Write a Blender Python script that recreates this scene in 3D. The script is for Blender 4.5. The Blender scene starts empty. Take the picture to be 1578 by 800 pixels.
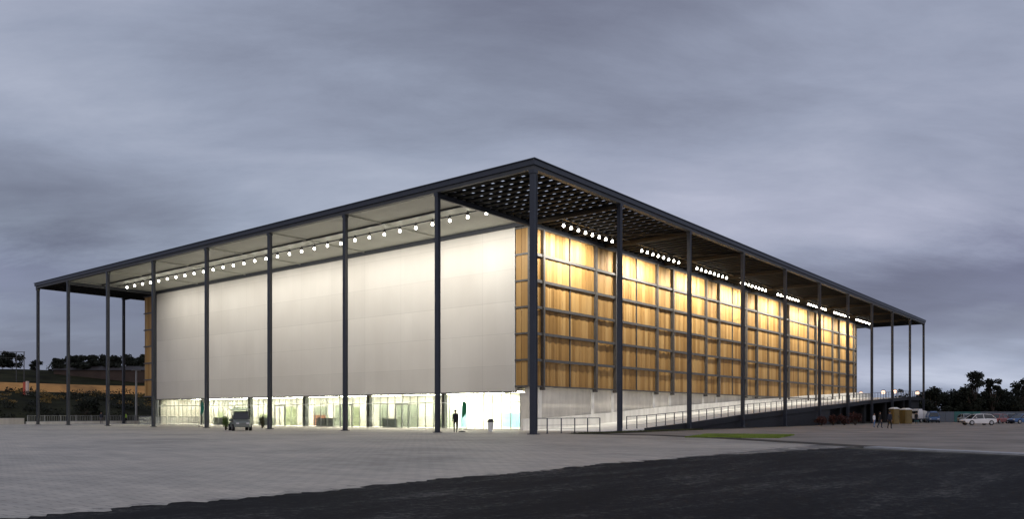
import bpy, math, random
from mathutils import Vector, Matrix
R = math.radians
random.seed(7)
SC = bpy.context.scene
COL = SC.collection

# ------------------------------------------------------------------ camera, sky, light
CAMX, CAMY, EYE = -46.03, -34.84, 1.5
HEAD = math.atan2(.6247, .7809)
cd = bpy.data.cameras.new('camera'); cam = bpy.data.objects.new('camera', cd); COL.objects.link(cam)
cam.location = (CAMX, CAMY, EYE); cam.rotation_euler = (R(90), 0, HEAD - R(90))
cd.lens = 28.06; cd.sensor_width = 36; cd.shift_y = 0.151; cd.clip_end = 6000; cd.clip_start = .1
SC.camera = cam
SC.view_settings.view_transform = 'Standard'; SC.view_settings.look = 'None'
SC.view_settings.exposure = 0; SC.view_settings.gamma = 1; SC.view_settings.use_curve_mapping = False
SC.cycles.max_bounces = 7; SC.cycles.diffuse_bounces = 3; SC.cycles.glossy_bounces = 3
SC.cycles.transparent_max_bounces = 12; SC.cycles.caustics_reflective = False; SC.cycles.caustics_refractive = False
SC.cycles.sample_clamp_indirect = 4

W = bpy.data.worlds.new("World"); SC.world = W; W.use_nodes = True
nt = W.node_tree; nt.nodes.clear()
def N(t, typ, **kw):
    n = t.nodes.new(typ)
    for k, v in kw.items(): setattr(n, k, v)
    return n
def ramp(t, stops, interp='LINEAR'):
    n = t.nodes.new('ShaderNodeValToRGB'); n.color_ramp.interpolation = interp
    e = n.color_ramp.elements
    while len(e) > 1: e.remove(e[-1])
    e[0].position = stops[0][0]; e[0].color = (*stops[0][1], 1)
    for p, c in stops[1:]:
        x = e.new(p); x.color = (*c, 1)
    return n
def mth(t, op, a, b=None, clamp=False):
    n = t.nodes.new('ShaderNodeMath'); n.operation = op; n.use_clamp = clamp
    for i, v in enumerate((a, b)):
        if v is None: continue
        if isinstance(v, (int, float)): n.inputs[i].default_value = v
        else: t.links.new(v, n.inputs[i])
    return n.outputs[0]
def mix(t, fac, a, b, typ='MIX'):
    n = t.nodes.new('ShaderNodeMix'); n.data_type = 'RGBA'; n.blend_type = typ
    for s, v in ((n.inputs[0], fac), (n.inputs[6], a), (n.inputs[7], b)):
        if isinstance(v, (int, float)): s.default_value = v
        elif isinstance(v, tuple): s.default_value = (*v, 1)
        else: t.links.new(v, s)
    return n.outputs[2]
tc = N(nt, 'ShaderNodeTexCoord')
sp = N(nt, 'ShaderNodeSeparateXYZ'); nt.links.new(tc.outputs['Generated'], sp.inputs[0])
# azimuth frame turned so that 'u' runs across the view and 'v' away from the camera
cf, sf = math.cos(HEAD), math.sin(HEAD)
v_ = mth(nt, 'ADD', mth(nt, 'MULTIPLY', sp.outputs[0], cf), mth(nt, 'MULTIPLY', sp.outputs[1], sf))
u_ = mth(nt, 'SUBTRACT', mth(nt, 'MULTIPLY', sp.outputs[0], sf), mth(nt, 'MULTIPLY', sp.outputs[1], cf))
zz = mth(nt, 'MAXIMUM', sp.outputs[2], 0.0)
den = mth(nt, 'ADD', zz, .24)
cx = N(nt, 'ShaderNodeCombineXYZ')
nt.links.new(mth(nt, 'DIVIDE', u_, den), cx.inputs[0]); nt.links.new(mth(nt, 'DIVIDE', v_, den), cx.inputs[1])
def wnoise(scale, rot, stretch, detail, dist, off=(0, 0, 0), rough=.55):
    m = N(nt, 'ShaderNodeMapping'); m.inputs['Rotation'].default_value = (0, 0, rot)
    m.inputs['Scale'].default_value = stretch; m.inputs['Location'].default_value = off
    nt.links.new(cx.outputs[0], m.inputs[0])
    n = N(nt, 'ShaderNodeTexNoise'); n.inputs['Scale'].default_value = scale
    n.inputs['Detail'].default_value = detail; n.inputs['Distortion'].default_value = dist
    n.inputs['Roughness'].default_value = rough
    nt.links.new(m.outputs[0], n.inputs['Vector']); return n.outputs['Fac']
n1 = wnoise(.75, R(-24), (1, 1.3, 1), 4, .3, (3.1, .7, 0), .45)
n2 = wnoise(2.6, R(-20), (.7, 1.5, 1), 11, .25, (7.3, 2.2, 0), .66)
n3 = wnoise(.5, R(10), (1, 1, 1), 2, .2, (1.2, 9.2, 0))
s = mth(nt, 'ADD', mth(nt, 'MULTIPLY', n1, .76), mth(nt, 'MULTIPLY', n2, .24))
cr = ramp(nt, [(.34, (.122, .142, .190)), (.43, (.174, .206, .265)), (.51, (.230, .274, .345)), (.59, (.295, .342, .415)), (.70, (.40, .45, .52))])
nt.links.new(s, cr.inputs[0])
lil = mix(nt, mth(nt, 'MULTIPLY', n3, 1.0, True), cr.outputs[0], mix(nt, 1.0, cr.outputs[0], (1.10, .95, 1.04), 'MULTIPLY'))
# elevation: dimmer at the horizon, unseen zenith brightened to light the ground
er = ramp(nt, [(0, (.86, .88, .94)), (.09, (.95, .96, 1.0)), (.2, (1.0, 1.0, 1.0)), (.45, (.97, .97, .97)), (1, (1.25, 1.25, 1.25))])
nt.links.new(zz, er.inputs[0])
zw = mth(nt, 'ADD', zz, mth(nt, 'MULTIPLY', mth(nt, 'SUBTRACT', n2, .5), .10))
br_ = ramp(nt, [(0, (.95, .95, .97)), (.04, (1.22, 1.22, 1.18)), (.09, (1.25, 1.25, 1.22)), (.115, (.80, .78, .84)), (.155, (.66, .64, .72)), (.20, (.95, .95, .96)), (.26, (1, 1, 1))])
nt.links.new(zw, br_.inputs[0])
sidew = mth(nt, 'MULTIPLY', mth(nt, 'SUBTRACT', mth(nt, 'ABSOLUTE', u_), .22), 3.2, True)
c1 = mix(nt, sidew, mix(nt, 1.0, lil, er.outputs[0], 'MULTIPLY'), mix(nt, 1.0, mix(nt, 1.0, lil, er.outputs[0], 'MULTIPLY'), br_.outputs[0], 'MULTIPLY'))
# unseen sky behind the photographer, brightened and warmed to light the ground
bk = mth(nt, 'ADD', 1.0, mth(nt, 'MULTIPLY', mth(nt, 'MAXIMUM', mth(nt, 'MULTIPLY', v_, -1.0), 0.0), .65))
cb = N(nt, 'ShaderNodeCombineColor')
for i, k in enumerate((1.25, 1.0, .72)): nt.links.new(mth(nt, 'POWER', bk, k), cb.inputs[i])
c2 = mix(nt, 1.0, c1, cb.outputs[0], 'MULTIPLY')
sky = N(nt, 'ShaderNodeTexSky', sky_type='NISHITA'); sky.sun_disc = False
sky.sun_elevation = R(6); sky.sun_rotation = R(230)
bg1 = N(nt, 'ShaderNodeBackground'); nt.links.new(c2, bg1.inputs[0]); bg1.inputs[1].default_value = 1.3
bg2 = N(nt, 'ShaderNodeBackground'); nt.links.new(sky.outputs[0], bg2.inputs[0]); bg2.inputs[1].default_value = .006
ad = N(nt, 'ShaderNodeAddShader'); nt.links.new(bg1.outputs[0], ad.inputs[0]); nt.links.new(bg2.outputs[0], ad.inputs[1])
wo = N(nt, 'ShaderNodeOutputWorld'); nt.links.new(ad.outputs[0], wo.inputs[0])
sl = bpy.data.lights.new('sun', 'SUN'); sl.energy = .12; sl.angle = R(25); sl.color = (1, .9, .8)
so = bpy.data.objects.new('sun', sl); COL.objects.link(so)
so.rotation_euler = (R(62), 0, R(-50))      # faint dusk glow from behind the camera

# ------------------------------------------------------------------ frame helpers
FX, FY = .7809, .6247       # forward in plan
def at(px, depth, z=0.0):
    """ground point seen 'depth' metres ahead, px = column of the 1578 px wide photo"""
    X = (px - 789) / 1230 * depth
    return Vector((CAMX + X * FY + depth * FX, CAMY - X * FX + depth * FY, z))
def camface(px):            # yaw that turns a thing's -Y side towards the camera
    p = at(px, 50); return math.atan2(p.y - CAMY, p.x - CAMX) - R(90)

# ------------------------------------------------------------------ materials
MATS = {}
def pmat(name, col, rough=.6, metal=0, var=.12, vscale=3.0, bump=0, bscale=40, spec=.5, coords='Object', trans=0):
    m = bpy.data.materials.new(name); m.use_nodes = True; t = m.node_tree
    b = t.nodes['Principled BSDF']
    b.inputs['Roughness'].default_value = rough; b.inputs['Metallic'].default_value = metal
    b.inputs['Specular IOR Level'].default_value = spec
    tcn = N(t, 'ShaderNodeTexCoord')
    n = N(t, 'ShaderNodeTexNoise'); n.inputs['Scale'].default_value = vscale; n.inputs['Detail'].default_value = 6
    n.inputs['Roughness'].default_value = .6
    t.links.new(tcn.outputs[coords], n.inputs['Vector'])
    r = ramp(t, [(.3, tuple(c * (1 - var) for c in col)), (.7, tuple(min(1, c * (1 + var)) for c in col))])
    t.links.new(n.outputs['Fac'], r.inputs[0]); t.links.new(r.outputs[0], b.inputs['Base Color'])
    if bump:
        n2 = N(t, 'ShaderNodeTexNoise'); n2.inputs['Scale'].default_value = bscale; n2.inputs['Detail'].default_value = 4
        t.links.new(tcn.outputs[coords], n2.inputs['Vector'])
        bp = N(t, 'ShaderNodeBump'); bp.inputs['Strength'].default_value = bump; bp.inputs['Distance'].default_value = .03
        t.links.new(n2.outputs['Fac'], bp.inputs['Height']); t.links.new(bp.outputs[0], b.inputs['Normal'])
    MATS[name] = m; m['_b'] = 1
    return m
def emat(name, col, strength):
    m = bpy.data.materials.new(name); m.use_nodes = True; t = m.node_tree; t.nodes.clear()
    e = N(t, 'ShaderNodeEmission'); e.inputs[0].default_value = (*col, 1); e.inputs[1].default_value = strength
    o = N(t, 'ShaderNodeOutputMaterial'); t.links.new(e.outputs[0], o.inputs[0]); return m

steel = pmat('dark_steel', (.024, .029, .042), .42, .0, .15, 2, spec=.6)
steel_mid = pmat('grey_steel', (.06, .062, .064), .5, 0, .15, 2)
frame_m = pmat('mullion_paint', (.075, .07, .066), .5, 0, .2, 3)
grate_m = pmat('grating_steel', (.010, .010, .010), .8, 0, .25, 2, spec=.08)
brace_m = pmat('brown_lit_brace', (.045, .036, .026), .7, 0, .15, 2, spec=.15)  # brown light on canopy beams and braces put into the steel colour
mull_m = pmat('mullion_grey', (.22, .23, .22), .5)
white_frame = pmat('white_frame', (.72, .74, .72), .4)
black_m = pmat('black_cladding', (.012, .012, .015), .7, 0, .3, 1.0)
galv = pmat('galvanised', (.34, .35, .36), .45, .4, .15, 6)
plaster = pmat('interior_plaster', (.76, .74, .66), .8, 0, .04, 1)
int_floor = pmat('interior_floor', (.42, .40, .34), .35, 0, .1, 2)
greypart = pmat('grey_green_board', (.42, .47, .37), .6, 0, .25, 1.5)
bluepart = pmat('pale_blue_board', (.42, .74, .88), .5, 0, .15, 1.0)
darkcol = pmat('grey_column_paint', (.13, .14, .135), .6)
pale_green = pmat('pale_green_board', (.60, .68, .42), .6, 0, .15, 1.0)
redbrown = pmat('red_brown_board', (.45, .20, .12), .6, 0, .2, 1.2)
housing_m = pmat('lamp_housing', (.09, .09, .09), .5)

def concrete_mat(name, col, joints=False, dark=.2, sc=.25):
    m = pmat(name, col, .85, 0, dark, sc, .25, 12); t = m.node_tree; b = t.nodes['Principled BSDF']
    src = b.inputs['Base Color'].links[0].from_socket
    tcn = N(t, 'ShaderNodeTexCoord'); mp = N(t, 'ShaderNodeMapping'); mp.inputs['Scale'].default_value = (1.4, 1.4, .18)
    t.links.new(tcn.outputs['Object'], mp.inputs[0])
    n = N(t, 'ShaderNodeTexNoise'); n.inputs['Scale'].default_value = 1.3; n.inputs['Detail'].default_value = 7
    t.links.new(mp.outputs[0], n.inputs['Vector'])
    r = ramp(t, [(.35, (.80, .79, .77)), (.6, (1, 1, 1))]); t.links.new(n.outputs['Fac'], r.inputs[0])
    t.links.new(mix(t, .7, src, r.outputs[0], 'MULTIPLY'), b.inputs['Base Color'])
    return m
conc = concrete_mat('raw_concrete', (.66, .625, .55))
conc_l = concrete_mat('painted_concrete', (.82, .80, .74), dark=.08)

# white textile-like wall: horizontal sheet bands, soft vertical streaks
def wall_mat():
    m = bpy.data.materials.new('white_mesh_wall'); m.use_nodes = True; t = m.node_tree; b = t.nodes['Principled BSDF']
    b.inputs['Roughness'].default_value = .75
    tcn = N(t, 'ShaderNodeTexCoord'); s = N(t, 'ShaderNodeSeparateXYZ'); t.links.new(tcn.outputs['Object'], s.inputs[0])
    mp = N(t, 'ShaderNodeMapping'); mp.inputs['Scale'].default_value = (1, .16, .10); t.links.new(tcn.outputs['Object'], mp.inputs[0])
    n = N(t, 'ShaderNodeTexNoise'); n.inputs['Scale'].default_value = 1.0; n.inputs['Detail'].default_value = 6
    t.links.new(mp.outputs[0], n.inputs['Vector'])
    r = ramp(t, [(.3, (.53, .505, .465)), (.7, (.61, .59, .55))]); t.links.new(n.outputs['Fac'], r.inputs[0])
    # horizontal seams every 2.44 m and each band its own slight tone
    zb = mth(t, 'DIVIDE', s.outputs[2], 3.0); fl = mth(t, 'FLOOR', zb); fr = mth(t, 'FRACT', zb)
    wn = N(t, 'ShaderNodeTexWhiteNoise', noise_dimensions='1D'); t.links.new(fl, wn.inputs['W'])
    tone = mth(t, 'ADD', .95, mth(t, 'MULTIPLY', wn.outputs['Value'], .07))
    seam = mth(t, 'ADD', mth(t, 'MULTIPLY', mth(t, 'GREATER_THAN', fr, .022), .12), .88)
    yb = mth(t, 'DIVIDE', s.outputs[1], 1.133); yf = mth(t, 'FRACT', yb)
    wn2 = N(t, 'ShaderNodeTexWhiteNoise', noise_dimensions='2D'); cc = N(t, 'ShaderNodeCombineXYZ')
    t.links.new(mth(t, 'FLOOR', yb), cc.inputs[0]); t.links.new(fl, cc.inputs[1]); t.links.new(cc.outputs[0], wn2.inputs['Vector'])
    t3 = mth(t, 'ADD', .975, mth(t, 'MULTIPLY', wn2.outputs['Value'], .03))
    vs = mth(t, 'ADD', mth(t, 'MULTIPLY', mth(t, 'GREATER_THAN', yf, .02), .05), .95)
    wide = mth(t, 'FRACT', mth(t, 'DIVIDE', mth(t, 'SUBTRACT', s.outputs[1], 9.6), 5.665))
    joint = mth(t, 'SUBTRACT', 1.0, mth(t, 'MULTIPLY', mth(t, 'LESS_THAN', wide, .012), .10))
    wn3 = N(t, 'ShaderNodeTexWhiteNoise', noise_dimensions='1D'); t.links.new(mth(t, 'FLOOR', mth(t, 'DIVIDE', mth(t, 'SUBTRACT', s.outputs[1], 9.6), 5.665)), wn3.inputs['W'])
    joint = mth(t, 'MULTIPLY', joint, mth(t, 'ADD', .96, mth(t, 'MULTIPLY', wn3.outputs['Value'], .05)))  # half-bay panel tone also paints in the wall's soft vertical shadows
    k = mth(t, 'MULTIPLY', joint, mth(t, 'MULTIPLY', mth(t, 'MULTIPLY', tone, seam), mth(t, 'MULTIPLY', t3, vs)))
    ck = N(t, 'ShaderNodeCombineColor')
    for i in range(3): t.links.new(k, ck.inputs[i])
    t.links.new(mix(t, 1.0, r.outputs[0], ck.outputs[0], 'MULTIPLY'), b.inputs['Base Color'])
    # fine corrugation
    w = N(t, 'ShaderNodeTexWave', wave_type='BANDS', bands_direction='Y'); w.inputs['Scale'].default_value = 2.2
    t.links.new(tcn.outputs['Object'], w.inputs['Vector'])
    bp = N(t, 'ShaderNodeBump'); bp.inputs['Strength'].default_value = .05; bp.inputs['Distance'].default_value = .02
    t.links.new(w.outputs['Fac'], bp.inputs['Height']); t.links.new(bp.outputs[0], b.inputs['Normal'])
    return m
wall_m = wall_mat()

def sheet_mat():
    m = bpy.data.materials.new('amber_perforated_sheet'); m.use_nodes = True; t = m.node_tree; b = t.nodes['Principled BSDF']
    b.inputs['Roughness'].default_value = .55; b.inputs['Specular IOR Level'].default_value = .35
    tcn = N(t, 'ShaderNodeTexCoord'); s = N(t, 'ShaderNodeSeparateXYZ'); t.links.new(tcn.outputs['Object'], s.inputs[0])
    cc = N(t, 'ShaderNodeCombineXYZ')
    t.links.new(mth(t, 'FLOOR', mth(t, 'DIVIDE', mth(t, 'ADD', s.outputs[0], s.outputs[1]), .58)), cc.inputs[0])
    t.links.new(mth(t, 'FLOOR', mth(t, 'DIVIDE', mth(t, 'SUBTRACT', s.outputs[2], 4.05), 2.4417)), cc.inputs[1])
    wn = N(t, 'ShaderNodeTexWhiteNoise', noise_dimensions='2D'); t.links.new(cc.outputs[0], wn.inputs['Vector'])
    r = ramp(t, [(0, (.25, .135, .036)), (.5, (.36, .205, .064)), (1, (.45, .28, .105))]); t.links.new(wn.outputs['Value'], r.inputs[0])
    mp = N(t, 'ShaderNodeMapping'); mp.inputs['Scale'].default_value = (9, 9, .12); t.links.new(tcn.outputs['Object'], mp.inputs[0])
    n = N(t, 'ShaderNodeTexNoise'); n.inputs['Scale'].default_value = 1.0; n.inputs['Detail'].default_value = 5
    t.links.new(mp.outputs[0], n.inputs['Vector'])
    r2 = ramp(t, [(.3, (.86, .85, .83)), (.65, (1, 1, 1))]); t.links.new(n.outputs['Fac'], r2.inputs[0])
    t.links.new(mix(t, .8, r.outputs[0], r2.outputs[0], 'MULTIPLY'), b.inputs['Base Color'])
    return m
sheet_m = sheet_mat()

def soffit_mat():
    m = pmat('cream_soffit', (.47, .48, .43), .55, 0, .08, .4); t = m.node_tree; b = t.nodes['Principled BSDF']
    tcn = N(t, 'ShaderNodeTexCoord')
    w = N(t, 'ShaderNodeTexWave', wave_type='BANDS', bands_direction='X'); w.inputs['Scale'].default_value = 1.6
    t.links.new(tcn.outputs['Object'], w.inputs['Vector'])
    bp = N(t, 'ShaderNodeBump'); bp.inputs['Strength'].default_value = .35; bp.inputs['Distance'].default_value = .05
    t.links.new(w.outputs['Fac'], bp.inputs['Height']); t.links.new(bp.outputs[0], b.inputs['Normal'])
    return m
soffit_m = soffit_mat()

def glass_mat(name, tint=(.86, .95, .9), refl=.12):
    m = bpy.data.materials.new(name); m.use_nodes = True; t = m.node_tree; t.nodes.clear()
    tr = N(t, 'ShaderNodeBsdfTransparent'); tr.inputs[0].default_value = (*tint, 1)
    g = N(t, 'ShaderNodeBsdfGlossy'); g.inputs['Roughness'].default_value = .03
    fr = N(t, 'ShaderNodeFresnel'); fr.inputs[0].default_value = 1.45
    ms = N(t, 'ShaderNodeMixShader'); t.links.new(mth(t, 'MULTIPLY', fr.outputs[0], .8, True), ms.inputs[0])
    t.links.new(tr.outputs[0], ms.inputs[1]); t.links.new(g.outputs[0], ms.inputs[2])
    o = N(t, 'ShaderNodeOutputMaterial'); t.links.new(ms.outputs[0], o.inputs[0]); return m
glass = glass_mat('clear_glass', (.96, .985, .96))
car_glass = pmat('car_glass', (.015, .018, .02), .08, 0, .05, 1, spec=.8)

def paving_mat():
    m = bpy.data.materials.new('block_paving'); m.use_nodes = True; t = m.node_tree; b = t.nodes['Principled BSDF']
    b.inputs['Roughness'].default_value = .62
    tcn = N(t, 'ShaderNodeTexCoord')
    mp = N(t, 'ShaderNodeMapping'); mp.inputs['Rotation'].default_value = (0, 0, R(0)); t.links.new(tcn.outputs['Object'], mp.inputs[0])
    br = N(t, 'ShaderNodeTexBrick'); br.inputs['Scale'].default_value = 1.0
    br.inputs['Brick Width'].default_value = .5; br.inputs['Row Height'].default_value = .25; br.inputs['Mortar Size'].default_value = .016
    br.inputs['Color1'].default_value = (.44, .395, .33, 1); br.inputs['Color2'].default_value = (.50, .455, .385, 1)
    br.inputs['Mortar'].default_value = (.27, .245, .21, 1)
    t.links.new(mp.outputs[0], br.inputs['Vector'])
    n = N(t, 'ShaderNodeTexNoise'); n.inputs['Scale'].default_value = .11; n.inputs['Detail'].default_value = 8; n.inputs['Roughness'].default_value = .62
    t.links.new(tcn.outputs['Object'], n.inputs['Vector'])
    r = ramp(t, [(.34, (.62, .62, .62)), (.5, (.94, .94, .93)), (.66, (1.12, 1.1, 1.06))]); t.links.new(n.outputs['Fac'], r.inputs[0])
    n2 = N(t, 'ShaderNodeTexNoise'); n2.inputs['Scale'].default_value = 1.6; n2.inputs['Detail'].default_value = 6
    mp2 = N(t, 'ShaderNodeMapping'); mp2.inputs['Scale'].default_value = (1, .3, 1); mp2.inputs['Rotation'].default_value = (0, 0, R(-51)); t.links.new(tcn.outputs['Object'], mp2.inputs[0]); t.links.new(mp2.outputs[0], n2.inputs['Vector'])
    r2 = ramp(t, [(.35, (.82, .82, .83)), (.65, (1.05, 1.05, 1.05))]); t.links.new(n2.outputs['Fac'], r2.inputs[0])
    c = mix(t, 1.0, mix(t, 1.0, br.outputs['Color'], r.outputs[0], 'MULTIPLY'), r2.outputs[0], 'MULTIPLY')
    # crumbs of asphalt trodden onto the paving along its edge
    s = N(t, 'ShaderNodeSeparateXYZ'); t.links.new(tcn.outputs['Object'], s.inputs[0])
    n3 = N(t, 'ShaderNodeTexNoise'); n3.inputs['Scale'].default_value = 1.3; n3.inputs['Detail'].default_value = 10; n3.inputs['Roughness'].default_value = .75
    t.links.new(tcn.outputs['Object'], n3.inputs['Vector'])
    near = mth(t, 'SUBTRACT', 1.0, mth(t, 'DIVIDE', mth(t, 'ADD', s.outputs[1], 22.6), 2.6), True)
    cr_ = mth(t, 'MULTIPLY', mth(t, 'SUBTRACT', mth(t, 'ADD', n3.outputs['Fac'], mth(t, 'MULTIPLY', near, .42)), .82), 9.0, True)
    # tyre marks and drips out on the open plaza
    n4 = N(t, 'ShaderNodeTexNoise'); n4.inputs['Scale'].default_value = .6; n4.inputs['Detail'].default_value = 8; n4.inputs['Roughness'].default_value = .7
    t.links.new(tcn.outputs['Object'], n4.inputs['Vector'])
    st_ = mth(t, 'MULTIPLY', mth(t, 'SUBTRACT', n4.outputs['Fac'], .60), 4.0, True)
    c = mix(t, mth(t, 'MULTIPLY', st_, .55), c, (.16, .15, .14))
    c = mix(t, mth(t, 'MULTIPLY', cr_, .85), c, (.03, .03, .03))
    t.links.new(c, b.inputs['Base Color'])
    bp = N(t, 'ShaderNodeBump'); bp.inputs['Strength'].default_value = .3; bp.inputs['Distance'].default_value = .01
    t.links.new(br.outputs['Fac'], bp.inputs['Height']); bp.invert = True; t.links.new(bp.outputs[0], b.inputs['Normal'])
    return m
paving = paving_mat()
def asphalt_mat():
    m = bpy.data.materials.new('new_asphalt'); m.use_nodes = True; t = m.node_tree; b = t.nodes['Principled BSDF']
    b.inputs['Roughness'].default_value = .85; b.inputs['Specular IOR Level'].default_value = .12
    tcn = N(t, 'ShaderNodeTexCoord')
    n = N(t, 'ShaderNodeTexNoise'); n.inputs['Scale'].default_value = 5; n.inputs['Roughness'].default_value = .9; n.inputs['Detail'].default_value = 5
    n2 = N(t, 'ShaderNodeTexNoise'); n2.inputs['Scale'].default_value = .55; n2.inputs['Detail'].default_value = 8; n2.inputs['Roughness'].default_value = .68
    mp = N(t, 'ShaderNodeMapping'); mp.inputs['Scale'].default_value = (.35, 1.3, 1); t.links.new(tcn.outputs['Object'], mp.inputs[0])
    t.links.new(tcn.outputs['Object'], n.inputs['Vector']); t.links.new(mp.outputs[0], n2.inputs['Vector'])
    r = ramp(t, [(.44, (.004, .004, .005)), (.51, (.010, .010, .011)), (.555, (.026, .025, .025)), (.60, (.065, .062, .057)), (.68, (.15, .14, .13))])
    t.links.new(mth(t, 'ADD', mth(t, 'MULTIPLY', n.outputs['Fac'], .55), mth(t, 'MULTIPLY', n2.outputs['Fac'], .47)), r.inputs[0])
    t.links.new(r.outputs[0], b.inputs['Base Color'])
    bp = N(t, 'ShaderNodeBump'); bp.inputs['Strength'].default_value = .7; bp.inputs['Distance'].default_value = .015
    t.links.new(n.outputs['Fac'], bp.inputs['Height']); t.links.new(bp.outputs[0], b.inputs['Normal'])
    return m
asphalt = asphalt_mat()
lot_m = pmat('gravel_lot', (.22, .19, .16), .9, 0, .38, .22, .4, 8)
ground_m = pmat('bare_ground', (.075, .072, .05), .95, 0, .45, .09, .4, 3)
kerb_m = pmat('kerb_stone', (.33, .33, .33), .8, 0, .2, 1.5)
verge_m = pmat('dark_soil', (.035, .028, .02), .95, 0, .4, 1.2, .5, 8)
soil_m = pmat('lamplit_ochre_soil', (.50, .25, .07), .95, 0, .55, .12, .4, 2)  # ochre dirt, its colour brightened to hold orange lamp light
hill_m = pmat('scrub_hillside', (.020, .020, .009), 1, 0, .75, .13, .5, 2, spec=.05)
leaf_m = pmat('dark_leaf', (.013, .017, .009), .9, 0, .5, .8)
leaf_olive = pmat('olive_leaf', (.055, .060, .020), .7, 0, .5, .6)
leaf_red = pmat('red_leaf', (.055, .014, .009), .7, 0, .5, .8)
grass_m = pmat('grass_blade', (.20, .27, .04), .8, 0, .35, .6)
bark = pmat('bark', (.06, .045, .035), .9, 0, .3, 5, .4, 20)

# ------------------------------------------------------------------ mesh helpers
class MB:
    def __init__(s): s.v = []; s.f = []; s.mi = []; s.m = 0
    def add(s, vs, fs):
        o = len(s.v); s.v += [tuple(v) for v in vs]; s.f += [tuple(i + o for i in f) for f in fs]; s.mi += [s.m] * len(fs); return s
    def box(s, x0, y0, z0, x1, y1, z1):
        vs = [(x0, y0, z0), (x1, y0, z0), (x1, y1, z0), (x0, y1, z0), (x0, y0, z1), (x1, y0, z1), (x1, y1, z1), (x0, y1, z1)]
        return s.add(vs, [(0, 3, 2, 1), (4, 5, 6, 7), (0, 1, 5, 4), (1, 2, 6, 5), (2, 3, 7, 6), (3, 0, 4, 7)])
    def bar(s, a, b, w, h=None, up=(0, 0, 1)):
        a, b = Vector(a), Vector(b); h = w if h is None else h
        d = (b - a).normalized(); u = Vector(up)
        if abs(d.dot(u)) > .98: u = Vector((0, 1, 0))
        r = d.cross(u).normalized(); u = r.cross(d).normalized()
        vs = [p + r * sx * w / 2 + u * sz * h / 2 for p in (a, b) for sx, sz in ((-1, -1), (1, -1), (1, 1), (-1, 1))]
        return s.add(vs, [(0, 1, 2, 3)[::-1], (4, 5, 6, 7), (0, 1, 5, 4), (1, 2, 6, 5), (2, 3, 7, 6), (3, 0, 4, 7)])
    def tube(s, pts, rs, n=8, cap=True):
        pts = [Vector(p) for p in pts]
        if isinstance(rs, (int, float)): rs = [rs] * len(pts)
        vs = []
        for i, p in enumerate(pts):
            d = (pts[min(i + 1, len(pts) - 1)] - pts[max(i - 1, 0)]).normalized()
            u = Vector((0, 0, 1)) if abs(d.z) < .9 else Vector((1, 0, 0))
            r = d.cross(u).normalized(); u = r.cross(d).normalized()
            vs += [p + (r * math.cos(2 * math.pi * k / n) + u * math.sin(2 * math.pi * k / n)) * rs[i] for k in range(n)]
        fs = [(i * n + k, i * n + (k + 1) % n, (i + 1) * n + (k + 1) % n, (i + 1) * n + k) for i in range(len(pts) - 1) for k in range(n)]
        if cap: fs += [tuple(range(n))[::-1], tuple((len(pts) - 1) * n + k for k in range(n))]
        return s.add(vs, fs)
    def lathe(s, prof, n=16, c=(0, 0, 0)):
        vs = [(c[0] + r * math.cos(2 * math.pi * k / n), c[1] + r * math.sin(2 * math.pi * k / n), c[2] + z) for r, z in prof for k in range(n)]
        fs = [(i * n + k, i * n + (k + 1) % n, (i + 1) * n + (k + 1) % n, (i + 1) * n + k) for i in range(len(prof) - 1) for k in range(n)]
        fs += [tuple(range(n))[::-1], tuple((len(prof) - 1) * n + k for k in range(n))]
        return s.add(vs, fs)
    def poly(s, pts, z):
        return s.add([(x, y, z) for x, y in pts], [tuple(range(len(pts)))])
    def build(s, name, mats, parent=None, smooth=False, bevel=0, loc=None):
        me = bpy.data.meshes.new(name); me.from_pydata(s.v, [], s.f)
        for m in (mats if isinstance(mats, (list, tuple)) else [mats]): me.materials.append(m)
        me.polygons.foreach_set('material_index', s.mi)
        if smooth: me.polygons.foreach_set('use_smooth', [True] * len(s.f))
        me.update()
        o = bpy.data.objects.new(name, me); COL.objects.link(o)
        if parent: o.parent = parent
        if loc is not None: o.location = loc
        if bevel:
            b = o.modifiers.new('bevel', 'BEVEL'); b.width = bevel; b.segments = 2; b.limit_method = 'ANGLE'
        return o
def tag(o, label=None, cat=None, group=None, kind=None):
    if label: o['label'] = label
    if cat: o['category'] = cat
    if group: o['group'] = group
    if kind: o['kind'] = kind
    return o
def empty(name, loc=(0, 0, 0), rz=0):
    o = bpy.data.objects.new(name, None); COL.objects.link(o); o.location = loc; o.rotation_euler = (0, 0, rz); o.empty_display_size = .3
    return o
def copy_tree(o, parent=None):
    c = o.copy(); COL.objects.link(c); c.parent = parent
    for ch in KIDS(o): copy_tree(ch, c)
    return c
def KIDS(o): return [x for x in list(COL.objects) if x.parent == o]
ORD = ['first', 'second', 'third', 'fourth', 'fifth', 'sixth', 'seventh', 'eighth', 'ninth', 'tenth', 'eleventh', 'twelfth', 'thirteenth', 'fourteenth',
       'fifteenth', 'sixteenth', 'seventeenth', 'eighteenth', 'nineteenth', 'twentieth'] + ['twenty-' + w for w in ['first', 'second', 'third', 'fourth', 'fifth', 'sixth', 'seventh', 'eighth', 'ninth']] + ['thirtieth', 'thirty-first', 'thirty-second']

XS = [0] + [12 + 12.95 * k for k in range(9)] + [127.0]
YS = [0] + [9.6 + 11.33 * k for k in range(7)] + [87.4]
XB0, XB1, YB0, YB1 = 12.1, 115.6, 9.6, 77.6
ZR, ZS = 19.84, 19.12

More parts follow.
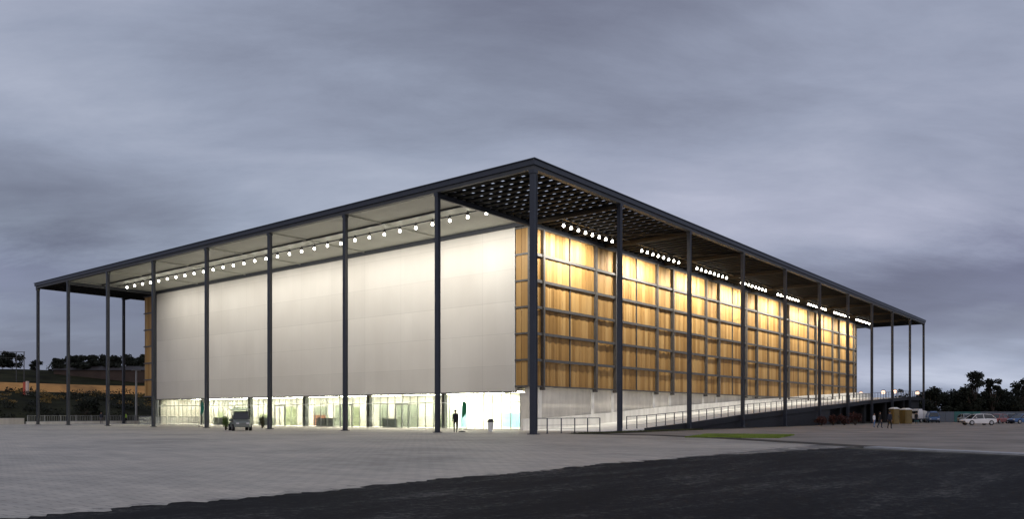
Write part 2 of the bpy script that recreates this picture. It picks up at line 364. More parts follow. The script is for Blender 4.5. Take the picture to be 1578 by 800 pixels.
# ------------------------------------------------------------------ the ground
def sheet(name, pts, z, m, lab=None):
    o = MB().poly(pts, z).build(name, m); tag(o, lab, None, None, 'structure'); return o
def sub_sheet(name, x0, y0, x1, y1, z, m): return sheet(name, [(x0, y0), (x1, y0), (x1, y1), (x0, y1)], z, m)
sub_sheet('ground', -3000, -3000, 3500, 3500, -.03, ground_m)
sheet('car_park', [(-8.2, -25.2), (-.2, -14.4), (3, -8), (3.2, -.6), (12, -.6), (240, -.6), (240, -150), (60, -190), (-20, -60)], -.012, lot_m)
plz = [(-160, -22.2)]
x = -160.0
edge = []
while x < -9:
    edge.append((x, -22.2 - (0 if x < -22 else (x + 22) * .16) + random.gauss(0, .09) + .14 * math.sin(x * .9) + .10 * math.sin(x * 2.7 + 1) + .07 * math.sin(x * 6.1))); x += .13
plz = edge + [(-8.6, -24.9), (-.5, -14.1), (2.6, -8), (3.0, -.4), (11.9, -.3), (11.9, 95), (-160, 95)]
sheet('plaza', plz, 0, paving)
sheet('road', [(-160, -21.4), (-24, -21.4), (-9.6, -23.2), (-12.5, -31.0), (-22, -52), (-40, -120), (-160, -120)], -.008, asphalt)
# kerb strip east of the asphalt
MB().add([(-9.0, -25.0, -.02), (-8.1, -25.4, -.02), (-11.9, -33.2, -.02), (-21.2, -52, -.02), (-22.2, -52, -.02), (-12.8, -33, -.02),
          (-9.0, -25.0, .05), (-8.1, -25.4, .05), (-11.9, -33.2, .05), (-21.2, -52, .05), (-22.2, -52, .05), (-12.8, -33, .05)],
         [(6, 11, 8, 7), (11, 10, 9, 8), (0, 6, 7, 1), (1, 7, 8, 2), (2, 8, 9, 3), (5, 4, 10, 11), (0, 5, 11, 6)]).build('kerb', kerb_m)['kind'] = 'structure'
o = MB()
vp = [(3.2, -.6), (2.9, -8.0), (-.3, -14.2), (-8.4, -25.0)]; vq = [(4.3, -.6), (3.9, -8.3), (.6, -14.9), (-7.6, -25.6)]
for i in range(3):
    a, b, c, d = vp[i], vp[i + 1], vq[i + 1], vq[i]
    o.add([(*a, -.005), (*b, -.005), (*c, .03), (*d, .03)], [(0, 1, 2, 3)])
o.build('verge', verge_m)['kind'] = 'structure'
sheet('soil_strip', [(3.3, -.55), (3.3, -3.0), (60, -1.4), (60, -.55)], -.006, verge_m)

def grass(name, pts_fn, n, h, mat, label):
    m = MB()
    for _ in range(n):
        p = pts_fn(); a = random.random() * 6.28; hh = h * random.uniform(.5, 1.2); w = .03
        dx, dy = math.cos(a) * w, math.sin(a) * w; l = random.uniform(-.08, .08), random.uniform(-.08, .08)
        m.add([(p[0] - dx, p[1] - dy, -.02), (p[0] + dx, p[1] + dy, -.02), (p[0] + l[0], p[1] + l[1], hh)], [(0, 1, 2)])
    return tag(m.build(name, mat), label, 'grass', None, 'stuff')
gq = [Vector((4.6, -8.7, 0)), Vector((1.2, -14.0, 0)), Vector((9.0, -19.0, 0)), Vector((17.5, -8.5, 0))]
def quadp(q):
    def f():
        u, v = random.random(), random.random()
        return q[0] * (1 - u) * (1 - v) + q[1] * u * (1 - v) + q[2] * u * v + q[3] * (1 - u) * v
    return f
LAWN = [at(1055, 50), at(1200, 49.5), at(1225, 56), at(1090, 58)]
sheet('lawn', [(p.x, p.y) for p in LAWN], -.004, pmat('lawn_soil', (.17, .22, .03), .9, 0, .3, .8))
grass('grass', quadp(LAWN), 14000, .10, grass_m, 'small bright yellow-green lawn beside the foot of the dark ramp')
grass('grass', quadp([Vector((3.4, -.9, 0)), Vector((3.4, -2.2, 0)), Vector((24, -2.0, 0)), Vector((24, -.6, 0))]), 5000, .12, leaf_olive,
      'dark strip of grass along the foot of the near railing')

# ------------------------------------------------------------------ the arena
arena = empty('arena_building', (0, 0, 0))
tag(arena, 'long arena with white end wall and amber side screens under a tall columned canopy', 'arena')
# columns around the perimeter
def column(x, y, w):
    m = MB(); h = w / 2; t = .05
    m.box(x - h, y - h, 0, x + h, y + h, ZS + .02)          # box core
    for sx in (-1, 1):                                      # flange lips give the H shape
        m.box(x + sx * h - (t if sx > 0 else 0), y - h - .03, .3, x + sx * h + (0 if sx > 0 else t), y - h - .001, ZS - .3)
    m.box(x - h - .12, y - h - .12, .004, x + h + .12, y + h + .12, .06)
    m.box(x - h - .05, y - h - .05, ZS - .22, x + h + .05, y + h + .05, ZS + .01)
    o = m.build('column', steel, arena); return o
pos = set()
for i, x in enumerate(XS):
    for j, y in enumerate(YS):
        if i in (0, len(XS) - 1) or j in (0, len(YS) - 1): pos.add((x, y))
for x, y in sorted(pos):
    column(x, y, .40 if (x, y) == (0, 0) else .32)
# fascia: deep I-beam round the edge, top member dark, lower flange set in
def ring(name, o0, o1, z0, z1, m):
    b = MB(); X0, X1, Y0, Y1 = XS[0], XS[-1], YS[0], YS[-1]
    b.box(X0 - o0, Y0 - o0, z0, X1 + o0, Y0 - o0 + o1, z1); b.box(X0 - o0, Y1 + o0 - o1, z0, X1 + o0, Y1 + o0, z1)
    b.box(X0 - o0, Y0 - o0 + o1, z0, X0 - o0 + o1, Y1 + o0 - o1, z1); b.box(X1 + o0 - o1, Y0 - o0 + o1, z0, X1 + o0, Y1 + o0 - o1, z1)
    return b.build(name, m, arena)
ring('fascia', .34, .22, 19.46, ZR, steel)
ring('fascia_flange', .42, .40, ZR + .002, ZR + .07, steel)
ring('edge_beam', .22, .44, ZS + .03, 19.458, steel_mid)
# roof deck above the hall and both solid ends
r = MB(); r.box(.25, YB0 + .1, 19.4, XS[-1] - .25, YB1 - .1, 19.8); r.build('roof_deck', steel_mid, arena)
so_ = MB(); so_.box(.26, YB0 + .2, 19.26, XB0 + .3, YB1 - .2, 19.38); so_.build('soffit', soffit_m, arena)
so_ = MB(); so_.box(XB1 - .3, YB0 + .2, 19.26, XS[-1] - .26, YB1 - .2, 19.38); so_.build('soffit', soffit_m, arena)
# secondary beams under the cream soffit
for xx, w, h in ((4.3, .12, .16),):
    MB().box(xx - w / 2, YB0 + .3, 19.257 - h, xx + w / 2, YB1 - .3, 19.257).build('soffit_beam', steel, arena)
for y in YS[1:-1]:
    MB().bar((.25, y, 19.20), (12.0, y, 19.20), .14, .11).build('soffit_joint', soffit_m, arena)
# beams on the grid, over the two open strips
for x in XS[1:-1]:
    MB().box(x - .11, .23, 18.80, x + .11, YB0 - .13, 19.16).build('canopy_beam', brace_m, arena)
    MB().box(x - .14, YB1 + .1, 18.85, x + .14, YS[-1] - .23, 19.14).build('canopy_beam', grate_m, arena)
MB().box(.24, YB0 - .12, 18.72, XS[-1] - .24, YB0 + .08, 19.16).build('ring_beam', steel, arena)
MB().box(.24, YB1 - .08, 18.72, XS[-1] - .24, YB1 + .12, 19.16).build('ring_beam', steel, arena)
MB().box(XB0 - .15, YB0 + .09, 18.86, XB0 + .12, YB1 - .09, 19.25).build('wall_head_beam', steel, arena)
for i in range(1, len(XS) - 2):
    MB().bar((XS[i + 1] - .1, .3, 18.98), (XS[i + 1] - 6.4, YB0 - .2, 18.98), .10, .10).build('diagonal_brace', brace_m, arena)
# open gratings: two crossing layers of flat blades, sky shows through
def grating(y0, y1):
    m = MB(); nx = int((XS[-1] - .6) / 1.06); 
    for k in range(nx + 1):
        x = .3 + (XS[-1] - .6) * k / nx
        m.box(x - .25, y0, 19.13, x + .25, y1, 19.27)
    ny = 9
    for k in range(ny + 1):
        y = y0 + .15 + (y1 - y0 - .3) * k / ny
        m.box(.24, y - .2, 19.273, XS[-1] - .24, y + .2, 19.42)
    return m.build('roof_grating', grate_m, arena)
grating(.23, YB0 - .13); grating(YB1 + .13, YS[-1] - .23)

# white end wall over the glazed ground floor
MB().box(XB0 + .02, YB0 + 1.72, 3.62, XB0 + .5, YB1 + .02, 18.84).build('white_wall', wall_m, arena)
MB().box(XB0 - .02, YB0 + 1.74, 3.50, XB0 + .42, YB1 + .01, 3.617).build('wall_sill', frame_m, arena)
# side wall bodies
MB().box(XB0 + .52, YB0 + 1.74, 4.2, XB1, YB0 + 2.1, 19.2).build('side_wall', conc, arena)
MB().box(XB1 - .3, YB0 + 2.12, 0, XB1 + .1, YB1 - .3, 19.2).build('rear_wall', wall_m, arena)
MB().box(XB0 + .52, YB1 - .25, 0, XB1, YB1 + .01, 19.2).build('side_wall', conc, arena)
# concrete ground floor on the ramp side
MB().box(XB0 + .22, YB0 + .30, 0, XB1 - .1, YB0 + .72, 4.00).build('concrete_wall', conc, arena)
MB().box(XB0 + .22, YB0 + .722, 0, XB0 + .6, YB0 + 1.25, 3.49).build('concrete_wall', conc, arena)
MB().box(XB0 + .3, YB0 + .05, 3.99 + .02, XB1, YB0 + 2.1, 4.16).build('walkway_slab', conc, arena)
for x in XS[1:-2]:
    for dx in (-1.95, 1.95):
        xx = x + dx
        if xx > 13 and xx < XB1 - .5:
            MB().box(xx - .28, YB0 + .18, 0, xx + .28, YB0 + .297, 3.985).build('pilaster', conc_l, arena)

# amber screens
ROWS = [4.05 + 2.4417 * k for k in range(7)]
def screen(a, b, y, flip=1, axis='x'):
    """folded sheets between a and b"""
    n = max(1, round((b - a) / .58)); m = MB(); w = (b - a) / n
    for r in range(6):
        z0, z1 = ROWS[r] + .06, ROWS[r + 1] - .06
        for k in range(n):
            s0, s1 = a + k * w, a + (k + 1) * w - .035
            t = (.028 if k % 2 else -.028) * random.uniform(.5, 1.1)
            q = [(s0, y - t), (s1, y + t), (s1, y + t + .03), (s0, y - t + .03)]
            if axis == 'y': q = [(p[1], p[0]) for p in q]
            vs = [(px_, py_, z) for z in (z0, z1) for px_, py_ in q]
            m.add(vs, [(0, 1, 5, 4), (1, 2, 6, 5), (2, 3, 7, 6), (3, 0, 4, 7), (4, 5, 6, 7), (0, 3, 2, 1)])
    return m.build('cladding_screen', sheet_m, arena)
posts = []
for i, x in enumerate(XS[1:-1]):
    if i == 0: segs = [(XB0 + .1, x + 1.95)]
    elif i == 8: segs = [(x - 1.95, XB1 - .05)]
    else: segs = [(x - 1.95, x + 1.95)]
    for a, b in segs: screen(a + .12, b - .12, YB0 + .02)
    if i < 8:
        a, b = x + 1.95, XS[i + 2] - 1.95; mid = (a + b) / 2
        screen(a + .12, mid - .05, YB0 - .06); screen(mid + .05, b - .12, YB0 - .06)
        posts += [a, b]
        MB().box(mid - .045, YB0 - .16, 4.0, mid + .045, YB0 + .08, 18.7).build('mid_mullion', frame_m, arena)
for xx in posts: 
    MB().box(xx - .13, YB0 - .34, 3.72, xx + .13, YB0 + .12, 18.7).build('screen_post', frame_m, arena)
MB().box(XB0 - .14, YB0 - .24, 4.0, XB0 + .14, YB0 + .12, 18.7).build('screen_post', frame_m, arena)
MB().box(XB1 - .1, YB0 - .24, 4.0, XB1 + .1, YB0 + .12, 18.7).build('screen_post', frame_m, arena)
for k, z in enumerate(ROWS):
    h = .13 if 0 < k < 6 else .07
    MB().box(XB0 - .12, YB0 - .23, z - h, XB1 + .08, YB0 - .125, z + h).build('screen_rail', frame_m, arena)
# narrow return at each end of the white wall
screen(YB0 + .20, YB0 + 1.62, XB0 - .03, axis='y')
for k, z in enumerate(ROWS):
    MB().box(XB0 - .12, YB0 + .13, z - .08, XB0 - .075, YB0 + 1.66, z + .08).build('screen_rail', frame_m, arena)
    MB().box(XB0 - .12, YB1 + .95, z - .09, XB0 - .075, YB1 + 3.6, z + .09).build('screen_rail', frame_m, arena)
MB().box(XB0 - .10, YB0 + 1.665, 3.6, XB0 + .03, YB0 + 1.715, 18.7).build('edge_trim', white_frame, arena)
screen(YB1 + 1.0, YB1 + 3.5, XB0 - .03, axis='y')
MB().box(XB0 + .2, YB1 + 3.4, 4.0, XB1, YB1 + 3.6, 18.7).build('rear_screen', sheet_m, arena)
MB().box(XB0 - .1, YB1 + .03, 0, XB0 + .3, YB1 + .92, 18.7).build('corner_pier', steel, arena)

# glazed ground floor
GX = XB0 + .25
bays = [YB0 + 1.27] + YS[2:-1]
bays[-1] = YB1 - .1
def yedge(i): return bays[i]
doors = [(34.6, 36.6), (47.0, 49.0), (25.6, 27.6)]
for i in range(len(bays) - 1):
    a, b = bays[i], bays[i + 1]
    MB().box(GX, a + .03, .1, GX + .02, b - .03, 3.5).build('glazing', glass, arena)
n = 0; y = bays[0]
ys_m = []
for i in range(len(bays) - 1):
    a, b = bays[i], bays[i + 1]; k = max(1, round((b - a) / 1.13))
    ys_m += [a + (b - a) * j / k for j in range(k)]
ys_m.append(bays[-1])
for y in ys_m:
    MB().box(GX - .06, y - .022, .06, GX - .002, y + .022, 3.49).build('mullion', mull_m, arena)
MB().box(GX - .07, bays[0], .0, GX + .08, bays[-1], .06).build('glazing_sill', white_frame, arena)
MB().box(GX - .055, bays[0], 2.58, GX - .01, bays[-1], 2.64).build('transom', white_frame, arena)
for a, b in doors:
    d = MB()
    d.box(GX - .14, a, .06, GX - .075, a + .09, 2.56); d.box(GX - .14, b - .09, .06, GX - .075, b, 2.56)
    d.box(GX - .14, a + .09, 2.46, GX - .075, b - .09, 2.56); d.box(GX - .13, (a + b) / 2 - .05, .06, GX - .08, (a + b) / 2 + .05, 2.46)
    dd = d.build('door_frame', darkcol, arena)
    h = MB(); h.bar((GX - .18, (a + b) / 2 - .12, .9), (GX - .18, (a + b) / 2 - .12, 1.4), .03); h.build('door_handle', galv, dd)
for y in YS[2:-2]:
    MB().box(GX + .15, y - .22, .0, GX + .6, y + .22, 3.6).build('inner_column', darkcol, arena)
# lobby
LX = XB0 + 7.2
MB().box(XB0 - .1, YB0 + 1.3, .004, LX, YB1 - .3, .05).build('lobby_floor', int_floor, arena)
MB().box(XB0 + .5, YB0 + 1.3, 3.66, LX, YB1 - .3, 3.9).build('lobby_ceiling', plaster, arena)
MB().box(LX, YB0 + 1.3, .05, LX + .2, YB1 - .3, 3.65).build('lobby_wall', plaster, arena)
panel_e = emat('lit_ceiling_panel', (1, .95, .80), 75.0)
for i in range(len(bays) - 1):
    a, b = bays[i], bays[i + 1]
    for u in (.25, .75):
        y = a + (b - a) * u
        for xx in (XB0 + 2.4, XB0 + 5.6):
            hl_ = 2.0 if i else .8
            MB().box(xx - .5, y - hl_, 3.58, xx + .5, y + hl_, 3.655).build('ceiling_light', panel_e, arena)
def board(y0, y1, x, z0, z1, m, nm='partition'): MB().box(x, y0, z0, x + .08, y1, z1).build(nm, m, arena)
board(27.9, 31.4, GX + 3.6, .05, 2.5, greypart); board(32.7, 34.2, GX + 3.5, .05, 2.55, greypart)
board(37.3, 38.8, GX + 3.3, .05, 2.3, pale_green); board(22.3, 24.0, GX + 3.4, .05, 2.5, greypart)
board(39.6, 42.3, GX + 3.7, .05, 2.5, greypart); board(44.2, 46.4, GX + 3.9, .6, 2.4, greypart)
board(43.9, 46.2, GX + 3.5, .05, 1.35, redbrown); board(49.6, 52.2, GX + 3.4, .05, 2.4, pale_green)
board(56.0, 57.8, GX + 3.6, .05, 1.5, pale_green); board(60.5, 65.3, GX + 4.3, .9, 2.4, greypart)
board(12.0, 16.8, GX + 4.6, .15, 1.6, bluepart); board(21.6, 22.4, GX + 4.4, .05, 2.3, bluepart)
board(67.0, 68.6, GX + 3.9, .05, 1.8, pale_green); board(24.3, 25.4, GX + 3.8, .05, 1.4, pale_green)
for y0, y1 in ((28.2, 30.5), (38.9, 42.0), (61.0, 64.0), (51.0, 53.6)):
    c = MB(); c.box(GX + .7, y0, .05, GX + 1.15, y1, .95); c.box(GX + .6, y0 - .1, .952, GX + 1.25, y1 + .1, 1.0); c.build('counter', greypart, arena)

# ------------------------------------------------------------------ the ramp along the right side
RP = [(11.0, .02), (17, .16), (24.7, .52), (37.8, 1.28), (51, 1.88), (63.7, 2.44), (76.5, 3.0), (87.5, 3.52), (115.6, 4.60), (127.5, 4.66)]
def rz_(x):
    for (a, za), (b, zb) in zip(RP, RP[1:]):
        if x <= b: return za + (zb - za) * max(0, (x - a)) / (b - a)
    return RP[-1][1]
ramp_o = empty('access_ramp', (11, .5, 0)); tag(ramp_o, 'long sloping pedestrian ramp with black side wall rising along the amber facade', 'ramp')
def rp(x, y, z): return (x - 11, y - .5, z)
def strip(name, y0, y1, dz0, dz1, m, xs, parent, floor=None):
    b = MB(); vs = []
    for x in xs:
        z1 = rz_(x) + dz1; z0 = (floor if floor is not None else rz_(x) + dz0)
        vs += [rp(x, y0, z0), rp(x, y1, z0), rp(x, y1, z1), rp(x, y0, z1)]
    fs = []
    for i in range(len(xs) - 1):
        a = i * 4; c = a + 4
        fs += [(a, c, c + 3, a + 3), (a + 1, a + 2, c + 2, c + 1), (a + 3, c + 3, c + 2, a + 2), (a, a + 1, c + 1, c)]
    fs += [(0, 3, 2, 1), tuple(len(vs) - 4 + k for k in (0, 1, 2, 3))]
    return b.add(vs, fs).build(name, m, parent)
rx = [p[0] for p in RP]
strip('deck', .46, YB0 + .05, -.22, 0, conc_l, rx, ramp_o)
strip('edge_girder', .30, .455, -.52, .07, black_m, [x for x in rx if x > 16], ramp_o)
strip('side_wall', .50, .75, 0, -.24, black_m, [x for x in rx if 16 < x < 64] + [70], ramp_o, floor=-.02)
strip('parapet', YB0 - .12, YB0 + .12, 0, 1.02, conc_l, rx, ramp_o)
for x in (76.5, 89.5, 102.5, 115.4, 125):
    for y in (1.2, 7.8):
        MB().box(x - 11 - .25, y - .5 - .25, 0, x - 11 + .25, y - .5 + .25, rz_(x) - .23).build('pier', black_m, ramp_o)
# undercroft back wall in dark block
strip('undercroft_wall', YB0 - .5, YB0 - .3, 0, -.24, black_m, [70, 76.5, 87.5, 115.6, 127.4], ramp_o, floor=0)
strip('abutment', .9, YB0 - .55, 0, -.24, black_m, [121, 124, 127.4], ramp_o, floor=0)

def railing(x0, x1, n, top, label, zf):
    t = empty('railing', (x0, .62, 0)); tag(t, label, 'railing')
    for k in range(n):
        x = x0 + (x1 - x0) * k / (n - 1); z = zf(x)
        m = MB(); m.box(x - x0 - .035, -.03, z + .003, x - x0 + .035, .03, z + top); m.box(x - x0 - .08, -.07, z + .002, x - x0 + .08, .07, z + .02)
        m.build('post', steel, t)
    for dz, r_ in ((top, .032), (top * .55, .012), (top * .3, .012)):
        pts = [(x - x0, 0, zf(x) + dz) for x in [x0 + (x1 - x0) * k / 40 for k in range(41)]]
        MB().tube(pts, r_, 6).build('rail', steel, t)
    return t
railing(.7, 9.9, 6, 1.16, 'short level handrail beside the corner column at the foot of the ramp', lambda x: 0.0)
railing(14.2, 126, 64, 1.10, 'long handrail with many posts climbing the outer edge of the ramp', lambda x: rz_(x) + .07)

# ------------------------------------------------------------------ floodlights
lens_e = emat('floodlight_lens', (1, .95, .82), 22)
def make_flood(kind, power, tilt, size, blend):
    t = empty('floodlight', (0, 0, 0))
    h = MB(); h.lathe([(.07, .22), (.10, .30), (.08, .42), (.03, .45)], 10); h.build('housing', housing_m, t)
    h = MB(); h.bar((0, 0, .44), (0, 0, .62), .05); h.box(-.17, -.025, .44, .17, .025, .48); h.box(-.17, -.025, .1, -.13, .025, .44); h.box(.13, -.025, .1, .17, .025, .44); h.build('bracket', housing_m, t)
    l = MB(); l.lathe([(.03, -.06), (.08, -.045), (.115, -.01), (.12, .06), (.10, .14), (.08, .21)], 12); l.build('lens', lens_e, t, True)
    ld = bpy.data.lights.new('floodlight_beam', 'SPOT'); ld.energy = power; ld.spot_size = size; ld.spot_blend = blend
    ld.color = (1, .95, .86) if kind == 'a' else (1, .945, .84); ld.shadow_soft_size = .2
    lo = bpy.data.objects.new('beam', ld); COL.objects.link(lo); lo.parent = t; lo.location = (0, 0, -.25); lo.rotation_euler = tilt
    return t
# over the white wall: beam tips towards +x
fl = make_flood('a', 600, (0, R(-49), 0), R(122), .75)
NF = 31
for k in range(NF):
    t = fl if k == 0 else copy_tree(fl)
    t.location = (6.0, 9.6 + 2.14 * k, 18.64 + random.uniform(-.03, .03))
    if k % 3 == 0:                                            # the lamps are not all equally strong
        ldat = [c for c in KIDS(fl) if c.type == 'LIGHT'][0].data.copy(); ldat.energy = 510 * (1.65 - .95 * k / NF) * random.uniform(.92, 1.08)
    for c in KIDS(t):
        if c.type == 'LIGHT': c.data = ldat
    tag(t, 'lit floodlight over the white wall, %s from the near corner' % ORD[k] if k < NF - 1 else 'lit floodlight over the white wall, last of its row at the far end',
        'floodlight', 'floodlights under the cream soffit')
fr = make_flood('b', 1080, (R(46), 0, 0), R(128), .75)
first = True
for g in range(8):
    for k in range(8):
        t = fr if first else copy_tree(fr); first = False
        t.location = (XS[g + 1] + 2.3 + k * 1.19 - (1.2 if g == 0 else 0), 6.5, 18.42)
        tag(t, 'lit floodlight over the amber screens, %s in the %s cluster from the near corner' % (ORD[k], ORD[g]), 'floodlight', 'floodlight clusters over the amber screens')
# the carrying rails of the floodlights
MB().box(5.95, YB0 - .6, 19.06, 6.05, YB1 - 1, 19.16).build('lamp_rail', steel, arena)
for g in range(8):
    MB().box(XS[g + 1] + .2, 6.45, 19.05, XS[g + 2] - .2, 6.55, 19.15).build('lamp_rail', steel, arena)

# ------------------------------------------------------------------ plants
def leaf_cloud(m, c, rad, n, size, rnd):
    for _ in range(n):
        while True:
            p = Vector((rnd.uniform(-1, 1), rnd.uniform(-1, 1), rnd.uniform(-1, 1)))
            if .15 < p.length < 1: break
        p = p * (.55 + .45 * rnd.random()) if p.length > .5 else p
        q = Vector(c) + Vector((p.x * rad[0], p.y * rad[1], p.z * rad[2]))
        a = Vector((rnd.gauss(0, 1), rnd.gauss(0, 1), rnd.gauss(0, 1))).normalized(); b = a.orthogonal().normalized(); e = a.cross(b)
        s = size * rnd.uniform(.5, 1.2)
        m.add([q - b * s, q + e * s * .55, q + b * s, q - e * s * .55], [(0, 1, 2, 3)])
def tree(name, p, h, cr, label, cat='tree', group=None, seed=1, th=.45, leaf=leaf_m, clumps=14, n=160, size=.28, flat=.75, sparse=1.0):
    rnd = random.Random(seed); t = empty(name, p, rnd.random() * 6); tag(t, label, cat, group)
    m = MB(); lean = rnd.uniform(-.3, .3)
    m.tube([(0, 0, -.2), (lean * .3, .1, h * th * .5), (lean, 0, h * th), (lean * 1.2, .1, h * .8)], [h * .022, h * .017, h * .012, h * .004], 7)
    lm = MB()
    for k in range(clumps):
        a = rnd.random() * 6.28; u = rnd.random(); z = h * (th + (1 - th) * (.12 + .82 * u))
        rr = cr * (1 - abs(u - .4) * .9) * math.sqrt(rnd.random()) * sparse
        c = (lean + math.cos(a) * rr, math.sin(a) * rr, z)
        m.tube([(lean, 0, h * (th * .75 + .25 * th * u)), tuple(Vector((lean, 0, h * th)).lerp(Vector(c), .55)), c], [h * .009, h * .006, h * .003], 5)
        r_ = cr * rnd.uniform(.26, .5)
        leaf_cloud(lm, c, (r_, r_, r_ * flat), n, size, rnd)
    m.build('trunk', bark, t); lm.build('crown', leaf, t); return t
def shrub(name, p, r_, h, label, seed, leaf=leaf_m, n=500, size=.16, group=None):
    rnd = random.Random(seed); t = empty(name, p); tag(t, label, 'shrub', group); lm = MB(); st = MB()
    for k in range(7):
        a = rnd.random() * 6.28; rr = r_ * .6 * math.sqrt(rnd.random()); c = (math.cos(a) * rr, math.sin(a) * rr, h * rnd.uniform(.35, .7))
        leaf_cloud(lm, c, (r_ * .5, r_ * .5, h * .38), n // 7, size, rnd); st.tube([(0, 0, -.1), c], [.05, .02], 5)
    lm.build('foliage', leaf, t); st.build('stem', bark, t); return t

# ------------------------------------------------------------------ left background: bank, dirt road, hill
def lz(x, y):
    n = math.sin(x * .11) * .5 + math.sin(x * .043 + y * .07) * .7
    if y < 97: return -.05
    if y < 146: return (y - 97) / 49 * 6.2 + n * .45 * (y - 97) / 49
    if y < 152: return 6.2 + .25 * n
    if y < 157: return 6.2 + (y - 152) / 5 * 2.1 + .3 * n
    b = 8.3 + (y - 157) * .055
    hill = 4.6 * math.exp(-((x + 16) / 14.0) ** 2) * min(1, (y - 157) / 40) + 3.4 * math.exp(-((x - 42) / 26.0) ** 2) * min(1, (y - 157) / 40)
    return min(b, 11.2) + hill * .9 - 2.4 * math.exp(-((x - 8) / 9) ** 2) * min(1, (y - 157) / 40) + .3 * n
xs = [-140 + 4 * i for i in range(70)]; ysv = [97, 101, 106, 112, 118, 124, 130, 136, 141, 146, 149, 152, 153.2, 154.4, 155.6, 157, 162, 170, 180, 195, 215, 240, 300]
hm = MB(); vs = [(x, y, lz(x, y)) for y in ysv for x in xs]; nx = len(xs)
for j in range(len(ysv) - 1):
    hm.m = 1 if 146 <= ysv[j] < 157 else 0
    hm.add([], []) 
    for i in range(nx - 1):
        hm.f.append((j * nx + i, j * nx + i + 1, (j + 1) * nx + i + 1, (j + 1) * nx + i)); hm.mi.append(hm.m)
hm.v = vs
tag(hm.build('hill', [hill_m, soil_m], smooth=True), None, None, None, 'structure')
# scrub covering the bank
rnd = random.Random(5); um = MB()
for _ in range(150):
    x, y = rnd.uniform(-45, 75), rnd.uniform(99, 146)
    r_ = rnd.uniform(1.0, 2.6); leaf_cloud(um, (x, y, lz(x, y) + r_ * .25), (r_, r_, r_ * .5), 110, .22, rnd)
tag(um.build('undergrowth', leaf_m), 'dark scrub covering the bank behind the left end of the arena', 'undergrowth', None, 'stuff')
um = MB()
for _ in range(60):
    x, y = rnd.uniform(0, 60), rnd.uniform(120, 146)
    r_ = rnd.uniform(1.0, 2.2); leaf_cloud(um, (x, y, lz(x, y) + r_ * .2), (r_, r_, r_ * .35), 70, .2, rnd)
tag(um.build('dry_grass', pmat('ochre_grass', (.20, .13, .035), .8, 0, .4, .5)), 'ochre dry grass high on the bank behind the slim canopy columns', 'grass', None, 'stuff')
um = MB()
hl = [(x, 200 + rnd.uniform(-8, 8)) for x in (18, 24, 30, 36, 42, 49, 56, 63, 70, 77, 84, 91)]
def onhill(px, depth):
    p = at(px, depth); p.z = lz(p.x, p.y) - .2; return p
for k in range(34):
    p = onhill(84 + k * 4.7, 212); leaf_cloud(um, (p.x, p.y, p.z + .8), (2.6, 2.6, 1.9), 150, .32, rnd)
tag(um.build('undergrowth', leaf_m), 'dark thicket filling the ground between the hilltop trees', 'undergrowth', None, 'stuff')
TL = [(88, 212, 5.0), (101, 205, 6.6), (114, 210, 7.6), (127, 204, 8.4), (139, 212, 9.2), (151, 206, 8.6), (163, 212, 8.8), (177, 206, 8.0), (188, 214, 8.6), (203, 208, 9.6), (216, 212, 10.2), (229, 208, 9.6)]
dsc = ['leftmost and lowest', 'second from the left', 'third from the left', 'fourth from the left', 'fifth from the left', 'sixth from the left', 'seventh from the left',
       'eighth from the left', 'ninth from the left', 'third from the amber return screen', 'second from the amber return screen', 'nearest the amber return screen']
for i, (px, d, h) in enumerate(TL):
    p = onhill(px, d); ztop = 1.5 + (638 - (562 if px < 95 else 547 if px > 195 else 549)) * d / 1230
    hh = max(3.5, ztop - p.z)
    tree('hill_tree', p, hh, hh * .5, 'dark bushy tree on the hill at left, %s' % dsc[i], group='trees of the hilltop grove', seed=20 + i, th=.02, clumps=20, n=130, size=.38)
for i, (px, d, h, w) in enumerate([(4, 205, 4.5, 'leftmost of the pair'), (20, 208, 4.0, 'right one of the pair')]):
    tree('mound_tree', onhill(px, d), h, 3.4, 'low rounded tree on the mound at the left edge, %s' % w, group='trees on the mound', seed=50 + i, th=.15, clumps=14, n=120, size=.34)
tree('palm_like_tree', onhill(57, 190), 4.2, 2.0, 'small dark tree seen beside the outermost left canopy column', seed=60, th=.35, clumps=9, n=90, size=.3)
shrub('bank_shrub', at(132, 137, 0) + Vector((0, 0, lz(at(132, 137).x, at(132, 137).y))), 2.6, 3.0, 'round dark shrub on the bank between the second and third left columns', 71, n=1400, size=.2)

# dark low building on the hill crest behind the grove
hb = onhill(150, 185)
def hill_house(px, d, L, H, label, name='shed'):
    p = onhill(px, d); t = empty(name, p, HEAD - R(90)); tag(t, label, 'shed')
    b = MB(); b.box(-L / 2, -3, -1, L / 2, 3, H); b.build('wall', pmat('shed_brown', (.05, .032, .024), .8, 0, .3, .5), t)
    r = MB(); r.add([(-L / 2 - .4, -3.4, H + .003), (L / 2 + .4, -3.4, H + .003), (L / 2 + .4, 3.4, H + .003), (-L / 2 - .4, 3.4, H + .003), (-L / 2 - .4, 0, H + 1.2), (L / 2 + .4, 0, H + 1.2)],
                    [(0, 1, 5, 4), (2, 3, 4, 5), (0, 4, 3), (1, 2, 5), (0, 3, 2, 1)]); r.build('roof', pmat('shed_roof', (.035, .03, .03), .7), t)
hill_house(165, 205, 24, 2.2, 'long low dark brown shed under the hilltop grove')

